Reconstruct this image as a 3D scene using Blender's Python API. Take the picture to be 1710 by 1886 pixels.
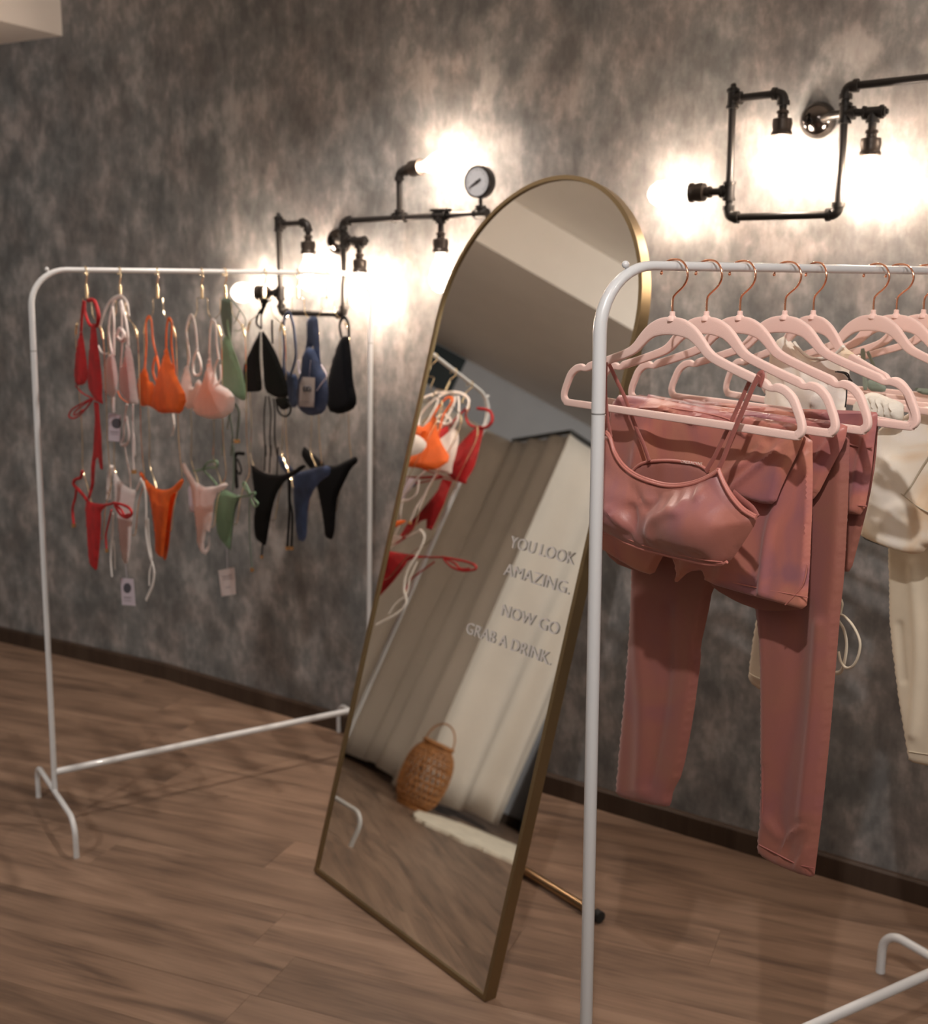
import bpy, math, random
import numpy as np
from mathutils import Vector, Matrix
from mathutils.geometry import delaunay_2d_cdt
random.seed(7)
for o in list(bpy.data.objects): bpy.data.objects.remove(o)
SC = bpy.context.scene; COL = SC.collection

# ------------------------------------------------------------------ camera
F_PX, PITCH, ROLL, CAM_H = 2150.27, 0.193747, 0.007444, 1.27062
V = lambda *a: np.array(a, float)
_cp, _sp = math.cos(PITCH), math.sin(PITCH)
FW = V(0, _cp, -_sp); _U0 = V(0, _sp, _cp); _R0 = V(1, 0, 0)
RT = _R0*math.cos(ROLL) + _U0*math.sin(ROLL); UP = -_R0*math.sin(ROLL) + _U0*math.cos(ROLL)
CAM = V(0, 0, CAM_H)
cam = bpy.data.objects.new('camera', bpy.data.cameras.new('camera')); COL.objects.link(cam)
cam.matrix_world = Matrix([[RT[i], UP[i], -FW[i], CAM[i]] for i in range(3)] + [[0, 0, 0, 1]])
cam.data.sensor_fit = 'HORIZONTAL'; cam.data.sensor_width = 36; cam.data.lens = F_PX/1710*36
cam.data.dof.use_dof = True; cam.data.dof.focus_distance = 1.42; cam.data.dof.aperture_fstop = 6.3
cam.data.clip_start = .05
SC.camera = cam
# ------------------------------------------------------------------ light and exposure
W = bpy.data.worlds.new('world'); SC.world = W; W.use_nodes = True
W.node_tree.nodes['Background'].inputs[0].default_value = (1, .95, .9, 1)
W.node_tree.nodes['Background'].inputs[1].default_value = .3
SC.view_settings.view_transform = 'Standard'; SC.view_settings.look = 'None'
SC.view_settings.exposure = 0.35; SC.view_settings.gamma = 1; SC.view_settings.use_curve_mapping = False
def spot(loc, target, power, size, angle, color, blend=.6):
    l = bpy.data.lights.new('spot_light', 'SPOT'); l.energy = power; l.spot_size = math.radians(angle)
    l.spot_blend = blend; l.shadow_soft_size = size; l.color = color
    o = bpy.data.objects.new('spot_light', l); COL.objects.link(o); o.location = loc
    o.rotation_euler = (Vector(target)-Vector(loc)).to_track_quat('-Z', 'Y').to_euler()
    return o
spot((.0, .18, 2.16), (.44, 1.55, 1.05), 64, .018, 56, (1, .94, .90), 1.0)
spot((-.25, 2.55, 2.17), (-.75, 2.35, 0), 46, .022, 120, (1, .88, .78))
spot((-1.7, .9, 1.96), (-2.7, 2.4, .9), 72, .08, 130, (1, .95, .90))  # added fill spot, brightens the reflected curtain corner
spot((1.1, .2, 2.15), (.9, .9, 0), 20, .05, 130, (1, .88, .78))  # added general fill spot over the right side
al = bpy.data.lights.new('added_fill_light', 'AREA'); al.energy = 13; al.size = 1.2; al.color = (1, .93, .86)  # soft fill added behind the camera, not a real fitting
ao = bpy.data.objects.new('added_fill_light', al); COL.objects.link(ao); ao.location = (.1, -.7, 2.19)
BULB_POWER = 3.1; BULB_EMIT = 160

# ------------------------------------------------------------------ node helpers
def mat(name, col=(.5, .5, .5), rough=.5, metal=0, var=0, scale=8, bump=0, bscale=60, sheen=0, spec=.5, stretch=(1, 1, 1), col2=None, coat=0):
    m = bpy.data.materials.new(name); m.use_nodes = True; N = m.node_tree.nodes; L = m.node_tree.links
    b = N['Principled BSDF']; b.inputs['Base Color'].default_value = (*col, 1); b.inputs['Roughness'].default_value = rough
    b.inputs['Metallic'].default_value = metal; b.inputs['Specular IOR Level'].default_value = spec
    b.inputs['Sheen Weight'].default_value = sheen; b.inputs['Coat Weight'].default_value = coat
    tc = N.new('ShaderNodeTexCoord'); mp = N.new('ShaderNodeMapping'); mp.inputs['Scale'].default_value = stretch
    L.new(tc.outputs['Object'], mp.inputs[0])
    if var or col2:
        n = N.new('ShaderNodeTexNoise'); n.inputs['Scale'].default_value = scale; n.inputs['Detail'].default_value = 4
        L.new(mp.outputs[0], n.inputs[0])
        r = N.new('ShaderNodeValToRGB'); c2 = col2 or tuple(max(0, c*(1-var)) for c in col)
        r.color_ramp.elements[0].color = (*c2, 1); r.color_ramp.elements[1].color = (*col, 1)
        r.color_ramp.elements[0].position = .36; r.color_ramp.elements[1].position = .64
        L.new(n.outputs[0], r.inputs[0]); L.new(r.outputs[0], b.inputs['Base Color'])
    if bump:
        n = N.new('ShaderNodeTexNoise'); n.inputs['Scale'].default_value = bscale; n.inputs['Detail'].default_value = 3
        L.new(mp.outputs[0], n.inputs[0]); bp = N.new('ShaderNodeBump'); bp.inputs['Strength'].default_value = bump
        bp.inputs['Distance'].default_value = .002; L.new(n.outputs[0], bp.inputs['Height']); L.new(bp.outputs[0], b.inputs['Normal'])
    return m
def emat(name, col, s):
    m = bpy.data.materials.new(name); m.use_nodes = True; b = m.node_tree.nodes['Principled BSDF']
    b.inputs['Base Color'].default_value = (*col, 1); b.inputs['Emission Color'].default_value = (*col, 1)
    b.inputs['Emission Strength'].default_value = s
    return m
def tiedye(name, a, b_, c, rough=.42):
    m = mat(name, a, rough, bump=.08, bscale=500, spec=.45, sheen=.15)
    N = m.node_tree.nodes; L = m.node_tree.links; b = N['Principled BSDF']
    tc = N.new('ShaderNodeTexCoord'); n = N.new('ShaderNodeTexNoise'); n.inputs['Scale'].default_value = 9; n.inputs['Detail'].default_value = 3
    n.inputs['Distortion'].default_value = .8
    L.new(tc.outputs['Object'], n.inputs[0]); r = N.new('ShaderNodeValToRGB'); e = r.color_ramp.elements
    e[0].position = .38; e[0].color = (*b_, 1); e[1].position = .5; e[1].color = (*a, 1); k = e.new(.64); k.color = (*c, 1)
    L.new(n.outputs[0], r.inputs[0]); L.new(r.outputs[0], b.inputs['Base Color'])
    return m
def wall_mat():
    m = mat('mottled_wallpaper', (.2, .2, .2), .55, spec=.35); N = m.node_tree.nodes; L = m.node_tree.links; b = N['Principled BSDF']
    tc = N.new('ShaderNodeTexCoord')
    def noise(sc, st, det, dist=0):
        mp = N.new('ShaderNodeMapping'); mp.inputs['Scale'].default_value = st; L.new(tc.outputs['Object'], mp.inputs[0])
        n = N.new('ShaderNodeTexNoise'); n.inputs['Scale'].default_value = sc; n.inputs['Detail'].default_value = det
        n.inputs['Distortion'].default_value = dist; n.inputs['Roughness'].default_value = .62
        L.new(mp.outputs[0], n.inputs[0]); return n
    n1 = noise(7, (1, 1, .95), 8, .2); n2 = noise(17, (1.3, 1.3, .8), 8, .2); n3 = noise(6, (1, 1, 1), 3); n4 = noise(75, (1.2, 1.2, .4), 3)
    r = N.new('ShaderNodeValToRGB'); e = r.color_ramp.elements
    e[0].position = .41; e[0].color = (.108, .111, .112, 1); e[1].position = .62; e[1].color = (.300, .285, .278, 1)
    k = e.new(.51); k.color = (.168, .169, .168, 1)
    mx = N.new('ShaderNodeMath'); mx.operation = 'MULTIPLY_ADD'; mx.inputs[1].default_value = .45; L.new(n2.outputs[0], mx.inputs[0])
    m2 = N.new('ShaderNodeMath'); m2.operation = 'MULTIPLY'; m2.inputs[1].default_value = .55; L.new(n1.outputs[0], m2.inputs[0]); L.new(m2.outputs[0], mx.inputs[2])
    L.new(mx.outputs[0], r.inputs[0])
    warm = N.new('ShaderNodeMixRGB'); warm.blend_type = 'MULTIPLY'; warm.inputs[2].default_value = (1.06, .98, .95, 1)
    rr = N.new('ShaderNodeMapRange'); rr.inputs[1].default_value = .4; rr.inputs[2].default_value = .65; L.new(n3.outputs[0], rr.inputs[0])
    L.new(rr.outputs[0], warm.inputs[0]); L.new(r.outputs[0], warm.inputs[1])
    fine = N.new('ShaderNodeMixRGB'); fine.blend_type = 'MULTIPLY'; fine.inputs[0].default_value = 1
    fr = N.new('ShaderNodeMapRange'); fr.inputs[3].default_value = .72; fr.inputs[4].default_value = 1.28; L.new(n4.outputs[0], fr.inputs[0])
    L.new(warm.outputs[0], fine.inputs[1]); L.new(fr.outputs[0], fine.inputs[2]); L.new(fine.outputs[0], b.inputs['Base Color'])
    bp = N.new('ShaderNodeBump'); bp.inputs['Strength'].default_value = .15; bp.inputs['Distance'].default_value = .002
    L.new(n4.outputs[0], bp.inputs['Height']); L.new(bp.outputs[0], b.inputs['Normal'])
    return m
def wood_mat(name, ramp, vary=True):
    m = mat(name, (.2, .12, .08), .5, spec=.35); N = m.node_tree.nodes; L = m.node_tree.links; b = N['Principled BSDF']
    tc = N.new('ShaderNodeTexCoord'); oi = N.new('ShaderNodeObjectInfo')
    mp = N.new('ShaderNodeMapping'); mp.inputs['Scale'].default_value = (1.6, 12, 1)
    off = N.new('ShaderNodeCombineXYZ'); mu = N.new('ShaderNodeMath'); mu.operation = 'MULTIPLY'; mu.inputs[1].default_value = 37
    L.new(oi.outputs['Random'], mu.inputs[0]); L.new(mu.outputs[0], off.inputs[0]); L.new(mu.outputs[0], off.inputs[1])
    L.new(tc.outputs['Object'], mp.inputs[0]); L.new(off.outputs[0], mp.inputs['Location'])
    n = N.new('ShaderNodeTexNoise'); n.inputs['Scale'].default_value = 1.5; n.inputs['Detail'].default_value = 5; n.inputs['Distortion'].default_value = .9
    L.new(mp.outputs[0], n.inputs[0])
    mp2 = N.new('ShaderNodeMapping'); mp2.inputs['Scale'].default_value = (4, 110, 1); L.new(tc.outputs['Object'], mp2.inputs[0]); L.new(off.outputs[0], mp2.inputs['Location'])
    n2 = N.new('ShaderNodeTexNoise'); n2.inputs['Scale'].default_value = 1.5; n2.inputs['Detail'].default_value = 3; L.new(mp2.outputs[0], n2.inputs[0])
    r = N.new('ShaderNodeValToRGB'); e = r.color_ramp.elements
    e[0].position = .33; e[0].color = (*ramp[0], 1); e[1].position = .66; e[1].color = (*ramp[2], 1); k = e.new(.48); k.color = (*ramp[1], 1)
    ad = N.new('ShaderNodeMath'); ad.operation = 'MULTIPLY_ADD'; ad.inputs[1].default_value = .26; L.new(n2.outputs[0], ad.inputs[0])
    m3 = N.new('ShaderNodeMath'); m3.operation = 'MULTIPLY'; m3.inputs[1].default_value = .74; L.new(n.outputs[0], m3.inputs[0]); L.new(m3.outputs[0], ad.inputs[2])
    L.new(ad.outputs[0], r.inputs[0])
    hsv = N.new('ShaderNodeHueSaturation'); L.new(r.outputs[0], hsv.inputs['Color'])
    mr = N.new('ShaderNodeMapRange'); mr.inputs[3].default_value = .86 if vary else 1; mr.inputs[4].default_value = 1.10 if vary else 1
    L.new(oi.outputs['Random'], mr.inputs[0]); L.new(mr.outputs[0], hsv.inputs['Value']); L.new(hsv.outputs[0], b.inputs['Base Color'])
    bp = N.new('ShaderNodeBump'); bp.inputs['Strength'].default_value = .12; bp.inputs['Distance'].default_value = .001
    L.new(n2.outputs[0], bp.inputs['Height']); L.new(bp.outputs[0], b.inputs['Normal'])
    return m

M = dict(
    wall=wall_mat(),
    plank=wood_mat('vinyl_plank', ((.100, .064, .045), (.188, .121, .084), (.262, .175, .123))),
    subfloor=mat('plank_joint', (.12, .075, .052), .8),
    base=wood_mat('dark_skirting', ((.030, .019, .013), (.045, .028, .019), (.06, .04, .028)), False),
    ceil=mat('ceiling_paint', (.78, .74, .69), .8, var=.03),
    beam=mat('beam_paint', (.80, .75, .70), .7, var=.03),
    farwall=mat('grey_blue_paint', (.36, .37, .40), .8, var=.05),
    white=mat('white_powder_coat', (.56, .575, .59), .30, coat=.3),
    joint=mat('tube_joint_shadow_line', (.2, .2, .2), .6),
    brass=mat('brushed_brass', (.25, .185, .10), .38, metal=.85, bump=.03, bscale=400),
    brassleg=mat('gold_tube', (.42, .29, .16), .3, metal=.9),
    rubber=mat('black_rubber', (.012, .012, .012), .7),
    glass=mat('mirror_silver', (.82, .82, .78), .0, metal=1),
    letter=mat('frosted_letter', (.52, .50, .49), .5),
    back=mat('mirror_backing', (.05, .045, .04), .7),
    pink=mat('pink_velvet', (.80, .56, .50), .75, sheen=.5, bump=.2, bscale=900),
    rose=mat('rose_gold_wire', (.86, .42, .27), .18, metal=1),
    gold=mat('gold_wire', (.95, .78, .52), .16, metal=1),
    iron=mat('black_iron_pipe', (.016, .014, .013), .42, metal=.3, bump=.1, bscale=200),
    ironshiny=mat('polished_black_nickel', (.09, .08, .075), .14, metal=1),
    socket=mat('bronze_socket', (.05, .04, .034), .36, metal=.6),
    dial=mat('gauge_dial', (.42, .44, .48), .3, coat=.5),
    dark=mat('dark_print', (.02, .02, .025), .6),
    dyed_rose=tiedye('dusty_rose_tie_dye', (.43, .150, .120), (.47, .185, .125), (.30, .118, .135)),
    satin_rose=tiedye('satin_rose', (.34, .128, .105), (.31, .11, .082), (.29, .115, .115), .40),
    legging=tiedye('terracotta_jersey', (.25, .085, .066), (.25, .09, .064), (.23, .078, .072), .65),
    strap=mat('mauve_strap', (.30, .10, .085), .5, bump=.2, bscale=900),
    piping=mat('rose_piping', (.46, .17, .14), .4),
    creamdye=tiedye('cream_tie_dye', (.80, .74, .64), (.84, .80, .74), (.72, .55, .38), .55),
    cream=mat('cream_jersey', (.62, .54, .42), .7, var=.18, scale=7),
    offwhite=mat('off_white_sweat_jersey', (.78, .74, .66), .8, var=.12, scale=9, bump=.2, bscale=500),
    seam=mat('stitched_seam', (.48, .42, .32), .8),
    sage=mat('sage_cloth', (.22, .27, .22), .7, var=.2),
    black=mat('black_cloth', (.012, .012, .013), .55, var=.3),
    red=mat('red_rib', (.42, .004, .008), .65, var=.35, scale=30),
    orange=mat('orange_rib', (.78, .125, .008), .6, var=.2, scale=30),
    blush=mat('pale_blush_satin', (.78, .71, .69), .38, var=.1, scale=20),
    white_cloth=mat('off_white_satin', (.78, .75, .73), .4, var=.08, scale=20),
    green=mat('soft_green_satin', (.16, .28, .17), .45, var=.25, scale=12),
    darkgreen=mat('dark_sage_cord', (.10, .145, .115), .6),
    blue=mat('slate_blue_velour', (.055, .085, .18), .6, var=.35, scale=25),
    noir=mat('black_swim_cloth', (.006, .006, .007), .7, var=.3, spec=.15),
    tag=mat('lilac_tag_card', (.58, .52, .60), .7), tagw=mat('white_tag_card', (.72, .66, .66), .7),
    tagk=mat('tag_print', (.07, .07, .09), .7), tagl=mat('tag_fine_print', (.42, .38, .42), .7),
    tip=mat('gold_cord_tip', (.75, .45, .2), .3, metal=1),
    curtain=mat('linen_curtain', (.68, .63, .57), .85, var=.08, scale=3, bump=.2, bscale=300),
    rod=mat('black_rod', (.012, .012, .012), .4),
    bamboo=mat('bamboo_weave', (.46, .20, .065), .55, var=.35, scale=30),
    fur=mat('cream_fur', (.80, .74, .62), .95, var=.15, scale=20, bump=.6, bscale=120),
    panel=mat('dark_teal_glass', (.02, .03, .035), .25), grey=mat('grey_glass_panel', (.20, .21, .225), .3),
)
def glassbulb():
    m = bpy.data.materials.new('clear_bulb_glass'); m.use_nodes = True; N = m.node_tree.nodes; L = m.node_tree.links
    t = N.new('ShaderNodeBsdfTransparent'); t.inputs[0].default_value = (1, .97, .92, 1); g = N.new('ShaderNodeBsdfGlossy'); g.inputs['Roughness'].default_value = .03
    f = N.new('ShaderNodeFresnel'); f.inputs[0].default_value = 1.35; x = N.new('ShaderNodeMixShader')
    x.inputs[0].default_value = .04; L.new(t.outputs[0], x.inputs[1]); L.new(g.outputs[0], x.inputs[2])
    em = N.new('ShaderNodeEmission'); em.inputs[0].default_value = (1, .86, .74, 1); em.inputs[1].default_value = 1.3   # the lit glass glows
    ad = N.new('ShaderNodeAddShader'); L.new(x.outputs[0], ad.inputs[0]); L.new(em.outputs[0], ad.inputs[1]); L.new(ad.outputs[0], N['Material Output'].inputs[0])
    return m
M['bulb'] = glassbulb(); M['filament'] = emat('glowing_filament', (1, .80, .62), BULB_EMIT)

# ------------------------------------------------------------------ mesh helpers
class MB:
    def __init__(s): s.v = []; s.f = []
    def add(s, vs, fs):
        n = len(s.v); s.v += [tuple(map(float, p)) for p in vs]; s.f += [tuple(i+n for i in f) for f in fs]; return s
    def box(s, o, ax, ay, az):   # corner + three edge vectors
        o, ax, ay, az = map(np.asarray, (o, ax, ay, az))
        vs = [o, o+ax, o+ax+ay, o+ay, o+az, o+ax+az, o+ax+ay+az, o+ay+az]
        fs = [(0, 3, 2, 1), (4, 5, 6, 7), (0, 1, 5, 4), (1, 2, 6, 5), (2, 3, 7, 6), (3, 0, 4, 7)]
        if np.dot(np.cross(ax, ay), az) < 0: fs = [f[::-1] for f in fs]
        return s.add(vs, fs)
    def prism(s, pts, vec):
        n = len(pts); vec = np.asarray(vec, float); pts = [np.asarray(p, float) for p in pts]
        return s.add(pts+[p+vec for p in pts], [tuple(range(n))[::-1], tuple(range(n, 2*n))]+[(i, (i+1) % n, n+(i+1) % n, n+i) for i in range(n)])
    def tube(s, path, r, n=10, closed=False, flat=1, upv=None, caps=True, sq=1):
        P = [np.asarray(p, float) for p in path]; m = len(P)
        R = list(r) if hasattr(r, '__len__') else [r]*m
        FL = list(flat) if hasattr(flat, '__len__') else [flat]*m
        T = []
        for i in range(m):
            a = P[(i-1) % m] if closed or i > 0 else P[i]; b = P[(i+1) % m] if closed or i < m-1 else P[i]
            t = b-a; l = np.linalg.norm(t); T.append(t/l if l > 1e-9 else V(0, 0, 1))
        if upv is None:
            up = V(0, 0, 1) if abs(T[0][2]) < .9 else V(1, 0, 0)
        else: up = np.asarray(upv, float)
        vs = []
        for i in range(m):
            if upv is not None: up = np.asarray(upv, float)
            up = up-T[i]*np.dot(up, T[i]); up /= max(1e-9, np.linalg.norm(up)); sd = np.cross(T[i], up)
            for k in range(n):
                a = 2*math.pi*k/n; ca, sa = math.cos(a), math.sin(a); vs.append(P[i]+sd*math.copysign(abs(ca)**sq, ca)*R[i]+up*math.copysign(abs(sa)**sq, sa)*R[i]*FL[i])
        fs = []
        for i in range(m if closed else m-1):
            j = (i+1) % m
            for k in range(n): fs.append((i*n+k, i*n+(k+1) % n, j*n+(k+1) % n, j*n+k))
        if not closed and caps: fs += [tuple(range(n))[::-1], tuple(range((m-1)*n, m*n))]
        return s.add(vs, fs)
    def lathe(s, base, axis, prof, n=20):   # prof: (distance along axis, radius)
        base = np.asarray(base, float); axis = np.asarray(axis, float); axis = axis/np.linalg.norm(axis)
        a = np.cross(axis, V(0, 0, 1) if abs(axis[2]) < .9 else V(1, 0, 0)); a /= np.linalg.norm(a); b = np.cross(axis, a)
        vs = [base+axis*h+(a*math.cos(2*math.pi*k/n)+b*math.sin(2*math.pi*k/n))*max(r, 1e-4) for h, r in prof for k in range(n)]
        m = len(prof); fs = [(i*n+k, i*n+(k+1) % n, (i+1)*n+(k+1) % n, (i+1)*n+k) for i in range(m-1) for k in range(n)]
        return s.add(vs, fs+[tuple(range(n))[::-1], tuple(range((m-1)*n, m*n))])
    def ball(s, c, r, n=14):
        return s.lathe(np.asarray(c, float)-V(0, 0, r), (0, 0, 1), [(r-r*math.cos(math.pi*i/8), r*math.sin(math.pi*i/8)) for i in range(9)], n)
ROOT = {}
def obj(name, mb, m, parent=None, smooth=True, label=None, kind=None, local=False):
    off = V(0, 0, 0) if (local or parent is None) else ROOT.get(parent.name, V(0, 0, 0))
    me = bpy.data.meshes.new(name); me.from_pydata([tuple(np.asarray(v)-off) for v in mb.v], [], mb.f); me.update()
    if smooth:
        me.polygons.foreach_set('use_smooth', [True]*len(me.polygons)); me.set_sharp_from_angle(angle=math.radians(50))
    me.materials.append(m); o = bpy.data.objects.new(name, me); COL.objects.link(o)
    if parent is not None: o.parent = parent; ROOT[o.name] = off
    if label: o['label'] = label
    if kind: o['kind'] = kind
    return o
def thing(name, label, cat, loc=(0, 0, 0), group=None, rot=None):
    o = bpy.data.objects.new(name, None); COL.objects.link(o); o.empty_display_size = .05
    o.location = loc; ROOT[o.name] = V(*loc)
    if rot is not None: o.rotation_euler = (0, 0, rot)
    o['label'] = label; o['category'] = cat
    if group: o['group'] = group
    return o
def tagit(o, label, cat, group=None):
    o['label'] = label; o['category'] = cat
    if group: o['group'] = group
    return o
def cr(pts, k=6, closed=False):       # Catmull-Rom
    P = [np.asarray(p, float) for p in pts]; n = len(P); out = []
    if n < 3: return P
    for i in range(n if closed else n-1):
        p0 = P[(i-1) % n] if closed or i > 0 else P[0]; p1 = P[i]; p2 = P[(i+1) % n]
        p3 = P[(i+2) % n] if closed or i < n-2 else P[-1]
        for j in range(k):
            t = j/k; out.append(.5*((2*p1)+(p2-p0)*t+(2*p0-5*p1+4*p2-p3)*t*t+(3*p1-p0-3*p2+p3)*t**3))
    if not closed: out.append(P[-1])
    return out
def ray(X, Y): return FW+RT*(X-855)/F_PX-UP*(Y-943)/F_PX
def hit(X, Y, P0, N): d = ray(X, Y); return CAM+d*(((np.asarray(P0)-CAM)@N)/(d@N))
def text_mesh(s, size):
    cu = bpy.data.curves.new('t', 'FONT'); cu.body = s; cu.size = size; cu.extrude = .0006; cu.offset = -.004; cu.resolution_u = 3
    o = bpy.data.objects.new('t', cu); COL.objects.link(o); me = bpy.data.meshes.new_from_object(o.evaluated_get(bpy.context.evaluated_depsgraph_get()))
    vs = np.array([v.co[:] for v in me.vertices]); fs = [tuple(p.vertices) for p in me.polygons]
    bpy.data.objects.remove(o); bpy.data.meshes.remove(me); return vs, fs

# ------------------------------------------------------------------ room shell
KINK = V(-.95875, 3.62185, 0); WD = V(.81412, -.58069, 0); WN = V(-.58069, -.81412, 0)
LD = V(-.8694, .4941, 0); LN = V(-.4941, -.8694, 0)
CORNER = KINK+LD*1.79
FD = V(-.476, -.8794, 0); FN = V(.8794, -.476, 0)       # far (left) wall seen in the mirror
EB = V(-1.2392, 3.7812, 0); BD = V(-.4685, -.8835, 0)     # beam face line
ZB, ZC = 2.003, 2.21
def struct(name, mb, m, parent=None, smooth=False):
    o = obj(name, mb, m, parent, smooth=smooth)
    if parent is None: o['kind'] = 'structure'
    return o
RE = KINK+WD*4.4
FL = CORNER+FD*5.6
Zv = V(0, 0, 1)
struct('wall_back', MB().box(KINK, WD*4.4, -WN*.12, Zv*2.21), M['wall'])
struct('wall_left_back', MB().box(KINK, LD*1.79, -LN*.12, Zv*2.21), M['wall'])
struct('wall_left', MB().box(CORNER-FD*.1, FD*5.7, -FN*.12, Zv*2.21), M['farwall'])
struct('wall_right', MB().box(RE, (0, -2.65, 0), (.12, 0, 0), Zv*2.21), M['beam'])
struct('wall_front', MB().box((FL[0]-.2, -1.6, 0), (RE[0]-FL[0]+.3, 0, 0), (0, .12, 0), Zv*2.21), M['beam'])
big = [(-5.6, -1.8), (3, -1.8), (3, 5), (-5.6, 5)]
struct('ceiling', MB().prism([V(x, y, ZC) for x, y in big], (0, 0, .1)), M['ceil'])
e0 = EB-BD*.12; e1 = EB+BD*6.0
struct('trim_1', MB().prism([V(e0[0], e0[1], ZB), V(e1[0], e1[1], ZB), V(-5.6, e1[1], ZB), V(-5.6, 4.9, ZB), V(e0[0]-.3, 4.9, ZB)][::-1], (0, 0, ZC-ZB-.001)), M['beam'])
for nm, p, d, n, l in (('baseboard_back', KINK, WD, WN, 4.3), ('baseboard_left_back', KINK, LD, LN, 1.78)):
    pr = [p, p+n*.013, p+n*.013+Zv*.048, p+n*.009+Zv*.053, p+Zv*.053]
    struct(nm, MB().prism(pr, d*l), M['base'])
struct('baseboard_left', MB().box(CORNER, FD*5.4, FN*.012, Zv*.05), M['base'])
# floor: base slab and individually laid vinyl planks
fl = struct('floor', MB().prism([V(x, y, -.06) for x, y in big], (0, 0, .055)), M['subfloor'])
PA = math.radians(-22.0); PD = V(math.cos(PA), math.sin(PA), 0); PN = V(-PD[1], PD[0], 0); PW = .1375; PL = .98
def clip(poly, p, n):
    out = []
    for i in range(len(poly)):
        a, b = poly[i], poly[(i+1) % len(poly)]; da, db = (a-p)@n, (b-p)@n
        if da >= 0: out.append(a)
        if (da >= 0) != (db >= 0): out.append(a+(b-a)*(da/(da-db)))
    return out
SEAM = V(-.357, 2.198, 0)
halfplanes = [(KINK, WN), (KINK, LN), (CORNER, FN)]
rows = {}
random.seed(11)
cnt = 0
for j in range(-30, 24):
    st = 0 if j == -1 else random.random()*PL
    if j == 0: st = .47
    for i in range(-7, 6):
        a = SEAM+PD*(st+i*PL)+PN*(j*PW)
        g = .0003
        q = [a+PD*g+PN*g, a+PD*(PL-g)+PN*g, a+PD*(PL-g)+PN*(PW-g), a+PD*g+PN*(PW-g)]
        c = sum(q)/4
        for p, n in halfplanes:
            q = clip(q, p, n)
            if len(q) < 3: break
        if len(q) < 3: continue
        near = (-4.1 < c[0] < 2.0 and c[1] > 1.35)
        if not near:
            rows.setdefault('x', []).append(q); continue
        loc = V(c[0], c[1], -.005)
        mb = MB(); R = np.array([[PD[0], PD[1], 0], [PN[0], PN[1], 0], [0, 0, 1]])
        lp = [R@(p-V(c[0], c[1], 0)) for p in q]
        mb.prism([V(p[0], p[1], 0) for p in lp], (0, 0, .0046+random.random()*.0003))
        o = obj('plank', mb, M['plank'], None, smooth=False, local=True)
        o.location = loc; o.rotation_euler = (0, 0, PA); o.parent = fl; cnt += 1
mb = MB(); R = np.array([[PD[0], PD[1], 0], [PN[0], PN[1], 0], [0, 0, 1]])
for q in rows['x']:
    if min(p[1] for p in q) > -1.5 and max(p[0] for p in q) < 2.7: mb.prism([R@(V(p[0], p[1], -.005)) for p in q], (0, 0, .0047))
o = obj('plank_field', mb, M['plank'], None, smooth=False, local=True, kind='stuff'); o.rotation_euler = (0, 0, PA); o.parent = fl

# ------------------------------------------------------------------ clothes racks
class Rack: pass
def make_rack(x, y, th, lean, w, h, ft, rz, rp, rt, rf, label):
    k = Rack(); k.u = V(math.cos(th), math.sin(th), 0); k.v = V(math.sin(th), -math.cos(th), 0)
    k.o = V(x, y, 0); k.Z = Zv+k.u*lean; k.h = h; k.w = w
    T = thing('clothes_rack', label, 'clothes rack', tuple(k.o))
    R = .078
    def P(a, z): return k.o+k.Z*z+k.u*a
    def corner(sgn, a0):
        pts = [P(a0, 1.118)]
        rr = [rp]
        for i in range(11):
            t = i/10*math.pi/2; pts.append(P(a0+sgn*(R-R*math.cos(t)), h-R+R*math.sin(t))); rr.append(rp+(rt-rp)*(i/10))
        return pts, rr
    a, ra = corner(1, 0); b, rb = corner(-1, w)
    obj('post', MB().tube([P(0, .09), P(0, .6), P(0, 1.116)], rp, 16), M['white'], T)
    obj('post', MB().tube([P(w, .09), P(w, .6), P(w, 1.116)], rp, 16), M['white'], T)
    for s in (0, w): obj('post_joint', MB().tube([P(s, 1.112), P(s, 1.122)], rp*.96, 16), M['joint'], T)
    obj('hanging_rail', MB().tube(a+b[::-1], ra+rb[::-1], 16), M['white'], T)
    obj('base_rail', MB().tube([P(0.004, rz), P(w-.004, rz)], rt*1.45, 14), M['white'], T)
    for s in (0, w):
        fp = []
        base = k.o+k.u*s; r2 = .042; zt = .088; hf = ft+.0
        fp.append(base-k.v*hf+Zv*.004)
        for i in range(9):
            t = i/8*math.pi/2; fp.append(base-k.v*(hf-r2+r2*math.cos(t))+Zv*(zt-r2+r2*math.sin(t)))
        for i in range(9):
            t = math.pi/2-i/8*math.pi/2; fp.append(base+k.v*(hf-r2+r2*math.cos(t))+Zv*(zt-r2+r2*math.sin(t)))
        fp.append(base+k.v*hf+Zv*.004)
        obj('foot', MB().tube(fp, rf, 14), M['white'], T)
        for sg in (-1, 1): obj('foot_cap', MB().tube([base+k.v*sg*hf, base+k.v*sg*hf+Zv*.006], rf*1.05, 12), M['rubber'] if False else M['white'], T)
    for s, sg in ((0, 1), (w, -1)):
        t = math.radians(62); c = P(s+sg*(R-R*math.cos(t)), h-R+R*math.sin(t)); d = -k.u*sg*math.cos(t)+Zv*math.sin(t)
        obj('end_knob', MB().tube([c+d*rt*.6, c+d*(rt+.003)], .0022, 10).ball(c+d*(rt+.0055), .0046), M['white'], T)
    k.base = k.o+k.Z*(h)
    k.T = T
    return k
hL = 1.30141-.01*.865
RL = make_rack(-.96125, 2.57375, .56461, .0140, .8333, hL, .1834, .1347, .0066, .0057, .0064, 'white metal clothes rack at left hung with bikinis on gold wire hangers')
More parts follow.
